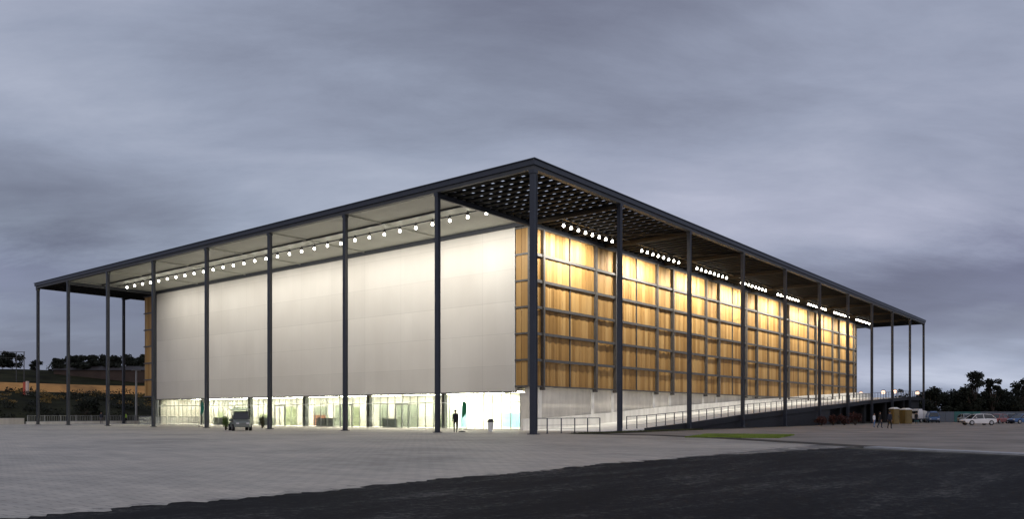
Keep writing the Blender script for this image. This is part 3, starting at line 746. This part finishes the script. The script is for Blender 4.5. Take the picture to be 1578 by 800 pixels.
# gantry frame and red and white post at the left edge
g = onhill(16, 175); t = empty('gantry_frame', g, HEAD - R(90)); tag(t, 'thin open metal gantry frame on the mound at the left edge', 'gantry')
zt = 1.5 + 95 * 175 / 1230 - g.z
for x in (-2.6, 1.3, 3.0):
    MB().bar((x, 0, -.5), (x, 0, zt), .13).build('post', steel_mid, t)
MB().bar((-3.4, 0, zt + .06), (3.2, 0, zt + .06), .12).build('beam', steel_mid, t)
MB().bar((-3.0, 0, zt - 1.2), (3.0, 0, zt - 1.2), .06).build('beam', steel_mid, t)
g = onhill(39, 158); t = empty('marker_post', g, HEAD - R(90)); tag(t, 'stubby red and white marker post on the lamp-lit ochre dirt bank', 'marker')
MB().box(-.35, -.2, -.3, .2, .2, 2.7).build('post', pmat('post_red', (.55, .10, .06), .6), t)
MB().box(.203, -.25, -.3, .62, .2, 2.9).build('panel', pmat('post_white', (.8, .62, .52), .6), t)
# slim grey light pole behind the left end
g = at(210, 127); t = empty('light_pole', g); tag(t, 'slim plain grey light pole behind the fence at the left end', 'pole')
MB().tube([(0, 0, 0), (0, 0, 8.4)], [.19, .13], 10).build('shaft', galv, t)
MB().bar((-.7, 0, 8.45), (.7, 0, 8.45), .14).build('head', galv, t)
MB().lathe([(.3, 0), (.3, .05), (.2, .12)], 10).build('base_plate', galv, t)

# low wall and railed fence along the back of the plaza
t = empty('low_wall', (-20, 91, 0)); tag(t, 'low pale concrete wall closing the plaza at the far left', 'wall')
MB().box(-60, -.15, 0, 19.5, .15, .80).build('coping_wall', conc, t); MB().box(-60, -.2, .803, 19.5, .2, .88).build('coping', conc_l, t)
t = empty('fence', (0, 91, 0)); tag(t, 'pale metal picket fence with concrete base behind the left columns', 'fence')
for k in range(15):
    MB().box(k * 2.2 - .05, -.05, 0, k * 2.2 + .05, .05, 1.3).build('post', galv, t)
m = MB()
for k in range(14 * 9):
    x = .2 + k * .244; m.box(x - .022, -.015, .46, x + .022, .015, 1.18)
m.build('pickets', galv, t)
m = MB(); m.box(0, -.03, 1.2, 30.8, .03, 1.26); m.box(0, -.03, .4, 30.8, .03, .45); m.build('rail', galv, t)
MB().box(-.2, -.14, 0, 31, .14, .38).build('base', conc_l, t)

# crowd barriers in front of the far glazing
def make_barrier():
    t = empty('crowd_barrier'); m = MB()
    m.tube([(-1.1, 0, .15), (-1.1, 0, 1.05), (-1.0, 0, 1.12), (1.0, 0, 1.12), (1.1, 0, 1.05), (1.1, 0, .15), (-1.1, 0, .15)], .028, 6); m.build('frame', galv, t)
    p = MB()
    for k in range(17): p.tube([(-1.0 + k * .125, 0, .15), (-1.0 + k * .125, 0, 1.12)], .013, 5)
    p.build('bars', galv, t)
    for s_ in (-.9, .9):
        MB().tube([(s_, -.32, .012), (s_, -.25, .06), (s_, 0, .16), (s_, .25, .06), (s_, .32, .012)], .022, 6).build('foot', galv, t)
    return t
b0 = make_barrier()
for k in range(6):
    t = b0 if k == 0 else copy_tree(b0)
    t.location = (4.2 + random.uniform(-.15, .15), 53.5 + 2.45 * k, 0); t.rotation_euler = (0, 0, R(90) + random.uniform(-.08, .08))
    tag(t, 'steel crowd barrier before the far glazing, %s counted from the parked buggy' % ORD[k], 'barrier', 'crowd barriers before the glazing')

# ------------------------------------------------------------------ people
skin = pmat('skin', (.35, .2, .13), .6); hair = pmat('hair', (.012, .01, .01), .7)
def cloth(n, c): return pmat(n, c, .85, 0, .2, 6)
blackc = cloth('black_cloth', (.012, .012, .014)); navy = cloth('navy_cloth', (.02, .026, .045)); whitec = cloth('white_cloth', (.75, .75, .75))
bluec = cloth('blue_cloth', (.10, .20, .40)); greyc = cloth('grey_cloth', (.12, .12, .13)); shoe = cloth('shoe_leather', (.015, .012, .01)); hivis = cloth('lime_cloth', (.45, .75, .12))
def person(p, rz, h, topm, legm, label, stride=.12, arm=.1, seed=0):
    t = empty('person', p, rz); tag(t, label, 'person'); k = h / 1.75
    V = [((0, 0, .95), .15), ((0, .0, 1.18), .14), ((0, .01, 1.40), .16), ((0, 0, 1.50), .065), ((0, -.01, 1.56), .06), ((0, -.015, 1.64), .092), ((0, -.01, 1.71), .075),
         ((-.17, 0, 1.43), .062), ((-.205, arm * .3, 1.16), .046), ((-.21, -arm * .6, .93), .034), ((-.20, -arm, .85), .036),
         ((.17, 0, 1.43), .062), ((.205, -arm * .2, 1.16), .046), ((.21, arm * .2, .93), .034), ((.20, arm * .1, .85), .036),
         ((-.09, 0, .90), .10), ((-.10, -stride * .6, .50), .066), ((-.10, -stride * .4, .10), .045), ((-.10, -stride * .5 - .14, .04), .04),
         ((.09, 0, .90), .10), ((.10, stride * .2, .50), .066), ((.10, stride, .10), .045), ((.10, stride - .14, .04), .04)]
    E = [(0, 1), (1, 2), (2, 3), (3, 4), (4, 5), (5, 6), (2, 7), (7, 8), (8, 9), (9, 10), (2, 11), (11, 12), (12, 13), (13, 14), (0, 15), (15, 16), (16, 17), (17, 18), (0, 19), (19, 20), (20, 21), (21, 22)]
    me = bpy.data.meshes.new('body'); me.from_pydata([tuple(c * k for c in v) for v, _ in V], E, [])
    o = bpy.data.objects.new('body', me); COL.objects.link(o)
    md = o.modifiers.new('skin', 'SKIN'); sv = me.skin_vertices[0].data
    for i, (_, r_) in enumerate(V): sv[i].radius = (r_ * k * (1.1 if i < 3 else 1), r_ * k * (.72 if i < 3 else 1)); sv[i].use_root = (i == 0)
    o.modifiers.new('sub', 'SUBSURF').levels = 2; o.modifiers['sub'].render_levels = 2
    dg = bpy.context.evaluated_depsgraph_get(); dg.update(); nm = bpy.data.meshes.new_from_object(o.evaluated_get(dg))
    vs = [v.co.copy() for v in nm.vertices]; fs = [tuple(f.vertices) for f in nm.polygons]
    bpy.data.objects.remove(o)
    b = MB(); b.add(vs, fs)
    for i, f in enumerate(fs):
        c = sum((vs[j] for j in f), Vector()) / len(f) / k
        b.mi[i] = 3 if c.z < .085 else 2 if (c.z < .93 and abs(c.x) < .165) else 0 if (c.z > 1.49 or (c.z < .9 and abs(c.x) > .165)) else 1
    for s_, yy in ((-1, -arm), (1, arm * .1)):      # fingers and thumb rooted in the palm
        for q, (dx, L) in enumerate(((-.03, .062), (-.01, .075), (.01, .08), (.03, .068))):
            x0 = s_ * .20; b.tube([Vector((x0, yy + dx, .84)) * k, Vector((x0 - s_ * .008, yy + dx, .80)) * k, Vector((x0 - s_ * .022, yy + dx, .80 - L * .6)) * k], [.0095, .009, .007], 5)
        b.tube([Vector((x0 - s_ * .01, yy - .035, .86)) * k, Vector((x0 - s_ * .02, yy - .06, .815)) * k], [.011, .008], 5)
    for s_ in (-1, 1):                              # ears, eyes
        b.tube([Vector((s_ * .085, 0, 1.62)) * k, Vector((s_ * .096, .005, 1.655)) * k], [.012, .014], 5)
    b.tube([Vector((0, -.10, 1.655)) * k, Vector((0, -.122, 1.625)) * k], [.009, .014], 5)
    body = b.build('body', [skin, topm, legm, shoe], t, True)
    hm_ = MB(); hm_.lathe([(.098, 0), (.103, .05), (.085, .10), (.04, .125), (.005, .13)], 12, (0, .012, 1.655)); hm_.v = [tuple(c * k for c in v) for v in hm_.v]
    hm_.build('hair', hair, t, True); return t
person(at(702, 63.2), camface(702) + R(180), 1.80, blackc, blackc, 'person in black standing before the lobby glass beside the canopy column')
person(at(156, 119), camface(156), 1.75, navy, greyc, 'person in dark clothes by the fence between two left columns')
person(at(1356, 84), camface(1356) + R(120), 1.72, blackc, navy, 'person in dark clothes walking on the car park, left of two', stride=.25)
person(at(1371, 80), camface(1371) + R(150), 1.75, navy, blackc, 'person in dark clothes walking on the car park, right of two', stride=.2)
person(at(1347, 88), camface(1347) + R(60), 1.55, whitec, bluec, 'person in a pale top left of the two dark walkers')
person(at(193, 123), camface(193), 1.7, hivis, navy, 'person in a lime vest by the fence under the slim far column')
person(at(1412, 118), camface(1412), 1.7, blackc, navy, 'person standing in the dark beside the pale cargo truck')

# two feather flags by the glass
def feather(p, label, h=2.7, m=None):
    t = empty('feather_flag', p, camface(713)); tag(t, label, 'flag', 'feather flags by the glazing')
    MB().tube([(0, 0, .08), (0, 0, h * .75), (.03, 0, h * .92), (.16, 0, h)], [.022, .016, .012, .008], 6).build('pole', white_frame, t)
    prof = [(.02, h * .45), (.20, h * .50), (.34, h * .62), (.38, h * .76), (.33, h * .90), (.20, h * .985), (.06, h * .95), (.02, h * .8)]
    b = MB(); n_ = len(prof); b.add([(x, -.006, z) for x, z in prof] + [(x, .006, z) for x, z in prof], [tuple(range(n_)), tuple(range(n_, 2 * n_))[::-1]] + [(i, (i + 1) % n_, (i + 1) % n_ + n_, i + n_)[::-1] for i in range(n_)])
    b.build('banner', m, t)
    MB().lathe([(.28, 0), (.28, .05), (.06, .09), (.04, .1)], 12).build('base', black_m, t)
green_f = cloth('green_flag_cloth', (.015, .20, .08)); teal_f = cloth('teal_flag_cloth', (.01, .16, .12))
feather(at(712, 66), 'green feather flag on a white pole beside the person in black', 2.6, green_f)
feather(at(309, 94), 'teal feather flag near the crowd barriers at the far glazing', 3.0, teal_f)
# white bin with dark lid
t = empty('litter_bin', at(756, 67)); tag(t, 'small white pedestal bin with dark rounded top before the blue lobby board', 'bin')
MB().lathe([(.16, 0), (.17, .02), (.26, .75), (.28, .78), (.27, .8)], 14).build('body', white_frame, t, False)
MB().lathe([(.28, .802), (.27, .9), (.2, 1.03), (.08, 1.08)], 14).build('lid', black_m, t, True)

# ------------------------------------------------------------------ vehicles
tyre = pmat('tyre_rubber', (.015, .015, .015), .85); rim_m = pmat('wheel_rim', (.45, .45, .46), .35, .6)
lampw = pmat('headlight_lens', (.75, .75, .75), .1, 0, .03, 1); lampr = pmat('tail_lamp', (.5, .02, .02), .2)
def paint(n, c): return pmat(n, c, .28, 0, .05, 1, spec=.6)
def wheel(t, x, y, r_, w=.2):
    s_ = 1 if y > 0 else -1
    e = MB(); e.tube([(x, y - w / 2, r_), (x, y - w / 2 + .03, r_), (x, y + w / 2 - .03, r_), (x, y + w / 2, r_)], [r_ * .9, r_, r_, r_ * .9], 18)
    o = e.build('wheel', tyre, t)
    MB().tube([(x, y + s_ * w / 2, r_), (x, y + s_ * (w / 2 + .012), r_)], [r_ * .62, r_ * .55], 14).build('rim', rim_m, o)
def loft(m, secs):
    """secs: list of rings (same count)"""
    n_ = len(secs[0]); vs = [p for s_ in secs for p in s_]
    fs = [(i * n_ + k, i * n_ + (k + 1) % n_, (i + 1) * n_ + (k + 1) % n_, (i + 1) * n_ + k) for i in range(len(secs) - 1) for k in range(n_)]
    fs += [tuple(range(n_))[::-1], tuple((len(secs) - 1) * n_ + k for k in range(n_))]
    return m.add(vs, fs)
def car(p, rz, pm, label, kind='hatch', cat='car', group=None, name='parked_car'):
    t = empty(name, p, rz); tag(t, label, cat, group); L = 4.2; hw = .86
    zt = {'hatch': .86, 'pickup': .95, 'van': 1.0}[kind]
    st = [(-2.1, .42, .66, .70), (-1.95, .30, .74, .80), (-1.3, .24, zt - .04, .86), (-.6, .22, zt, .87), (.8, .22, zt + .02, .87), (1.7, .26, zt + .02, .85), (2.02, .34, zt - .05, .80), (2.1, .42, zt - .16, .74)]
    if kind == 'van': st[0] = (-2.1, .42, .8, .72); st[1] = (-1.95, .30, .98, .8)
    b = MB(); loft(b, [[(x, -w, z0 + .06), (x, -w * .97, z0), (x, w * .97, z0), (x, w, z0 + .06), (x, w * 1.0, z1 - .12), (x, w * .92, z1), (x, -w * .92, z1), (x, -w * 1.0, z1 - .12)] for x, z0, z1, w in st])
    b.build('body', pm, t, False, .03)
    if kind == 'hatch': cab = [(-1.25, zt - .03), (-.55, 1.40), (.4, 1.47), (1.4, 1.40), (1.98, zt)]
    elif kind == 'pickup': cab = [(-.95, zt), (-.4, 1.50), (.1, 1.56), (.75, 1.52), (.95, zt)]
    else: cab = [(-1.9, .98), (-1.35, 1.75), (-1.0, 1.9), (2.0, 1.9), (2.06, .98)]
    gl = MB(); loft(gl, [[(x, -hw * .88 if z < 1.1 else -hw * .70, z - (.02 if z < 1.1 else .05)), (x, hw * .88 if z < 1.1 else hw * .70, z - (.02 if z < 1.1 else .05)),
                          (x + .001, hw * .80 if z < 1.1 else hw * .66, z), (x + .001, -hw * .80 if z < 1.1 else -hw * .66, z)] for x, z in cab])
    # proper greenhouse: side profile with inward lean
    gl = MB(); a = [(x, z) for x, z in cab]; n_ = len(a)
    lean = lambda z: hw * (.93 - .26 * (z - zt) / .6)
    L_ = [(x, -lean(z), z) for x, z in a]; R_ = [(x, lean(z), z) for x, z in a]
    gl.add(L_ + R_, [tuple(range(n_)), tuple(range(n_, 2 * n_))[::-1]] + [(i, i + n_, (i + 1) % n_ + n_, (i + 1) % n_) for i in range(n_)])
    gl.build('windows', car_glass if kind != 'van' else pm, t, False, .02)
    top = [q for q in a if q[1] > 1.3]; rf = MB()
    vsr = []
    for x, z in top: w = lean(z) + .012; vsr += [(x, -w, z - .02), (x, w, z - .02), (x, w * .95, z + .035), (x, -w * .95, z + .035)]
    nr = len(top); rf.add(vsr, [(i * 4 + k, i * 4 + (k + 1) % 4, i * 4 + 4 + (k + 1) % 4, i * 4 + 4 + k) for i in range(nr - 1) for k in range(4)] + [(3, 2, 1, 0), tuple((nr - 1) * 4 + k for k in range(4))])
    rf.build('roof', pm, t)
    for s_ in (-1, 1):
        for i in (0, n_ - 2):
            (xa, za), (xb, zb) = a[i], a[i + 1]; MB().bar((xa, s_ * (lean(za) + .01), za), (xb, s_ * (lean(zb) + .01), zb), .07, .05).build('pillar', pm, t)
        if kind == 'hatch': MB().bar((.35, s_ * (lean(zt) + .01), zt), (.35, s_ * (lean(1.45) + .01), 1.45), .08, .04).build('pillar', pm, t)
    if kind == 'van':
        w_ = MB()
        for s_ in (-1, 1): w_.add([(-1.75, s_ * .83, 1.1), (-.9, s_ * .83, 1.1), (-.9, s_ * .70, 1.62), (-1.35, s_ * .70, 1.62)], [(0, 1, 2, 3)])
        w_.add([(-1.93, -.7, 1.05), (-1.93, .7, 1.05), (-1.42, .6, 1.7), (-1.42, -.6, 1.7)], [(0, 1, 2, 3)]); w_.build('side_glass', car_glass, t)
    for x in (-1.28, 1.3):
        for y in (-.80, .80): wheel(t, x, y, .33)
    for s_ in (-1, 1):
        MB().box(-2.12, s_ * .58 - .14, .58, -1.98, s_ * .58 + .14, .70).build('headlight', lampw, t, False, .02)
        MB().box(2.0, s_ * .66 - .08, .62, 2.11, s_ * .66 + .08, .80).build('tail_light', lampr, t, False, .015)
        MB().box(-.85, s_ * .99 - .07, .95, -.72, s_ * .99 + .07, 1.08).build('mirror', pm, t, False, .02)
    MB().box(-2.16, -.7, .36, -2.0, .7, .50).build('bumper', tyre, t, False, .03)
    return t
white_p = paint('white_paint', (.78, .76, .75)); red_p = paint('dull_red_paint', (.28, .05, .04)); blue_p = paint('blue_paint', (.05, .12, .28)); dark_p = paint('black_paint', (.012, .013, .016)); silver_p = paint('silver_paint', (.42, .43, .44))
RG = -HEAD
side = HEAD - R(90)         # broadside to the camera
car(at(1507, 106), side, white_p, 'white hatchback parked alone on the gravel car park', 'hatch')
car(at(1537, 124), side + R(35), red_p, 'dull red car half behind the white hatchback', 'hatch')
car(at(1558, 127), side + R(75), dark_p, 'black car between the red and the blue cars', 'hatch')
car(at(1576, 122), side + R(10), blue_p, 'blue car cut off by the right edge of the picture', 'hatch')
car(at(1489, 138), side + R(80), silver_p, 'silver car seen end-on before the teal hoarding', 'hatch')
car(at(1437, 134), side + R(70), blue_p, 'small blue van beside the pale cargo truck', 'van', 'van', name='parked_van')

# pale truck by the ramp end
t = empty('cargo_truck', at(1422, 138), side + R(25)); t.scale = (.72, .8, .78); tag(t, 'pale cargo truck with sloping load cover near the end of the ramp', 'truck')
MB().box(-3.0, -1.1, .55, 3.0, 1.1, .85).build('chassis', dark_p, t)
b = MB(); loft(b, [[(x, -1.05, .86), (x, 1.05, .86), (x, 1.0, z), (x, -1.0, z)] for x, z in ((-3.0, 1.9), (-2.8, 2.9), (-1.6, 3.0), (-1.3, 2.2))]); b.build('cab', white_p, t, False, .05)
b = MB(); loft(b, [[(x, -1.1, .87), (x, 1.1, .87), (x, 1.0, z), (x, -1.0, z)] for x, z in ((-1.2, 2.7), (.5, 2.4), (2.2, 1.7), (3.0, 1.3))]); b.build('load_cover', pmat('canvas', (.62, .6, .56), .8), t, False, .04)
MB().box(-3.02, -.8, 1.95, -2.86, .8, 2.55).build('windscreen', car_glass, t)
for x in (-2.1, 2.0):
    for y in (-.98, .98): wheel(t, x, y, .45, .28)

# electric buggy with canopy in front of the glazing
t = empty('utility_buggy', at(370, 71.5), camface(370) + R(8)); tag(t, 'grey-green open utility buggy with pale canopy parked before the glazing', 'buggy')
gg = paint('grey_green_paint', (.17, .19, .17))
b = MB(); loft(b, [[(-w, y, .32), (w, y, .32), (w * .97, y, z), (-w * .97, y, z)] for y, z, w in ((-1.55, .72, .62), (-1.4, .86, .70), (-.75, 1.02, .74), (-.6, .72, .74), (.5, .70, .74), (1.5, .78, .72))]); b.build('body', gg, t, False, .05)
MB().box(-.72, .55, .8, .72, 1.55, 1.05).build('cargo_box', gg, t, False, .02)
b = MB(); b.box(-.62, -.2, .75, .62, .35, .9); b.box(-.62, .3, .92, .62, .45, 1.4); b.build('seat', black_m, t, False, .04)
b = MB()
for sx in (-.66, .66):
    b.tube([(sx, -.72, 1.0), (sx, -.45, 1.86)], .025, 6); b.tube([(sx, .5, .8), (sx, .55, 1.88)], .025, 6)
b.build('canopy_frame', steel, t)
MB().box(-.78, -.85, 1.86, .78, .85, 1.94).build('canopy', pmat('canopy_white', (.62, .66, .6), .5), t, False, .03)
MB().add([(-.62, -.74, 1.04), (.62, -.74, 1.04), (.6, -.50, 1.72), (-.6, -.50, 1.72), (-.62, -.72, 1.04), (.62, -.72, 1.04), (.6, -.48, 1.72), (-.6, -.48, 1.72)], [(0, 1, 2, 3), (7, 6, 5, 4)]).build('windscreen', car_glass, t)
for sx in (-.42, .42): MB().box(sx - .12, -1.58, .6, sx + .12, -1.5, .72).build('headlight', lampw, t, False, .02)
for y in (-1.05, 1.05):
    for sx in (-.72, .72):
        e = MB(); e.tube([(sx - .11, y, .3), (sx + .11, y, .3)], [.3, .3], 16); w_ = e.build('wheel', tyre, t)
        MB().tube([(sx - .12, y, .3), (sx + .12, y, .3)], [.16, .16], 12).build('rim', rim_m, w_)
MB().tube([(.3, -.5, 1.0), (.3, -.3, 1.2)], .02, 6).build('steering_column', steel, t)
b = MB()
for k in range(16):
    a0, a1 = k * math.pi / 8, (k + 1) * math.pi / 8
    b.bar((.3 + .16 * math.cos(a0), -.3 + .05 * math.sin(a0), 1.2 + .15 * math.sin(a0)), (.3 + .16 * math.cos(a1), -.3 + .05 * math.sin(a1), 1.2 + .15 * math.sin(a1)), .025)
b.build('steering_wheel', black_m, t)
shrub('potted_shrub', at(348, 73), .42, 1.35, 'small green shrub left of the utility buggy', 81, pmat('fresh_leaf', (.09, .16, .03), .7, 0, .4, 2), 700, .08)
shrub('potted_shrub', at(404, 83), .3, 1.5, 'narrow olive shrub right of the utility buggy', 82, leaf_olive, 500, .08)

# ------------------------------------------------------------------ right background
TR = [(1402, 165, 3.4, 3.2), (1424, 168, 5.6, 3.2), (1441, 166, 7.4, 3.4), (1453, 172, 6.0, 3.2), (1467, 168, 5.4, 3.2), (1479, 172, 6.6, 3.4), (1492, 166, 5.6, 3.6), (1514, 170, 5.6, 3.6),
      (1538, 168, 6.4, 3.8), (1552, 172, 6.2, 3.6), (1566, 168, 5.6, 3.6), (1582, 170, 7.0, 4.0), (1600, 168, 7.2, 4.0)]
rd = ['lowest, at the end of the ramp', 'second from the ramp end', 'round and tall, right of the outermost column', 'fourth from the ramp end', 'fifth from the ramp end', 'pointed, left of the tall ragged tree', 'under the tall ragged tree',
      'between the two tall trees', 'behind the tall slender tree', 'right of the tall slender tree', 'second from the right edge', 'at the right edge', 'beyond the right edge']
for i, (px, d, h, cr) in enumerate(TR):
    tree('roadside_tree', at(px, d), h, cr, 'dark leafy tree of the far row, ' + rd[i], group='trees beyond the car park', seed=100 + i, th=.05, clumps=20, n=150, size=.30)
tree('tall_tree', at(1501, 164), 10.6, 3.3, 'tall ragged tree with open crown above the far row', seed=131, th=.25, clumps=26, n=130, size=.27, flat=.75, sparse=1.1)
tree('tall_tree', at(1530, 164), 9.2, 2.0, 'tall slender tree with a compact crown above the far row', seed=132, th=.25, clumps=20, n=130, size=.26)
tree('tall_tree', at(1575, 162), 8.8, 3.0, 'tall dark tree leaning in at the right edge', seed=133, th=.2, clumps=20, n=110, size=.28)
tree('bare_tree', at(1390, 200), 8.0, 1.9, 'faint thin tree seen between the two last columns', seed=134, th=.35, clumps=8, n=55, size=.24)
# teal hoarding
t = empty('hoarding', at(1462, 146), HEAD - R(90)); tag(t, 'long teal and grey site hoarding below the far trees', 'hoarding')
tealm = pmat('teal_board', (.035, .13, .13), .7, 0, .3, .3); greym = pmat('grey_board', (.10, .12, .15), .7, 0, .2, .3)
for k in range(16):
    MB().box(-7 + k * 1.6, -.04, .05, -7 + k * 1.6 + 1.56, .04, 1.9).build('panel', tealm if (k % 5) < 3 and k < 8 else greym, t)
MB().box(-7, .05, 0, 18.6, .1, .12).build('rail', steel, t)
# lit street lamps
lamp_e = emat('lit_street_lamp', (1, .62, .45), 2.2)
def street_lamp(px, d, zt, label, s_=1):
    t = empty('street_lamp', at(px, d), HEAD); tag(t, label, 'street lamp', 'lit street lamps on the horizon')
    MB().tube([(0, 0, 0), (0, 0, zt - .3), (.2, 0, zt), (1.2, 0, zt + .12)], [.11, .08, .06, .05], 8).build('pole', galv, t)
    MB().box(.9, -.2, zt + .02, 1.7, .2, zt + .2).build('lamp_head', steel_mid, t)
    MB().lathe([(.10, -.85), (.34, -.74), (.46, -.45), (.36, -.14), (.2, .0)], 12, (1.3, 0, zt + .01)).build('lamp_glass', lamp_e, t, True)
for px, d, y, lab in ((1365, 190, 602, 'lit street lamp seen between the first and second end columns'), (1383, 195, 601, 'lit street lamp seen between the second and third end columns'),
                      (1418, 190, 603, 'lit street lamp close left of the outermost column'), (1462, 190, 606, 'lit street lamp above the far trees, rightmost of all'), (1330, 210, 604, 'lit street lamp just right of the amber facade end')):
    street_lamp(px, d, 1.5 + (638 - y) * d / 1230, lab)
# yellow cabins and site clutter beneath the ramp
yel = pmat('yellow_cabin', (.17, .12, .04), .6, 0, .2, 1)
def cabin(px, d, w, h, lab, m=yel):
    t = empty('site_cabin', at(px, d), HEAD - R(90) + R(15)); tag(t, lab, 'cabin')
    MB().box(-w / 2, -w / 2, .08, w / 2, w / 2, h).build('wall', m, t, False, .03)
    MB().add([(-w / 2 - .08, -w / 2 - .08, h + .003), (w / 2 + .08, -w / 2 - .08, h + .003), (w / 2 + .08, w / 2 + .08, h + .003), (-w / 2 - .08, w / 2 + .08, h + .003), (-w / 2 * .5, -w / 2 * .5, h + .22), (w / 2 * .5, -w / 2 * .5, h + .22), (w / 2 * .5, w / 2 * .5, h + .22), (-w / 2 * .5, w / 2 * .5, h + .22)],
             [(0, 3, 2, 1), (4, 5, 6, 7), (0, 1, 5, 4), (1, 2, 6, 5), (2, 3, 7, 6), (3, 0, 4, 7)]).build('roof', conc_l, t)
    d_ = MB().box(-w * .36, -w / 2 - .04, .15, w * .36, -w / 2 - .003, h * .9).build('door', m, t, False, .01)
    MB().box(w * .25, -w / 2 - .08, h * .45, w * .31, -w / 2 - .043, h * .55).build('handle', steel, d_)
cabin(1378, 112, .95, 2.2, 'yellow portable cabin near the end of the ramp, left of two'); cabin(1396, 114, 1.15, 2.1, 'wider yellow portable cabin near the end of the ramp, right of two')
for i, (px, d, lab) in enumerate([(1266, 102, 'low reddish shrub below the ramp, leftmost'), (1284, 104, 'reddish shrub below the ramp, second from the left'), (1301, 106, 'orange-brown shrub below the ramp, third from the left'), (1318, 108, 'reddish shrub below the ramp, rightmost of four')]):
    shrub('red_shrub', at(px, d), 1.0, 1.3 + .15 * i, lab, 90 + i, leaf_red, 700, .13, 'reddish shrubs beneath the ramp')
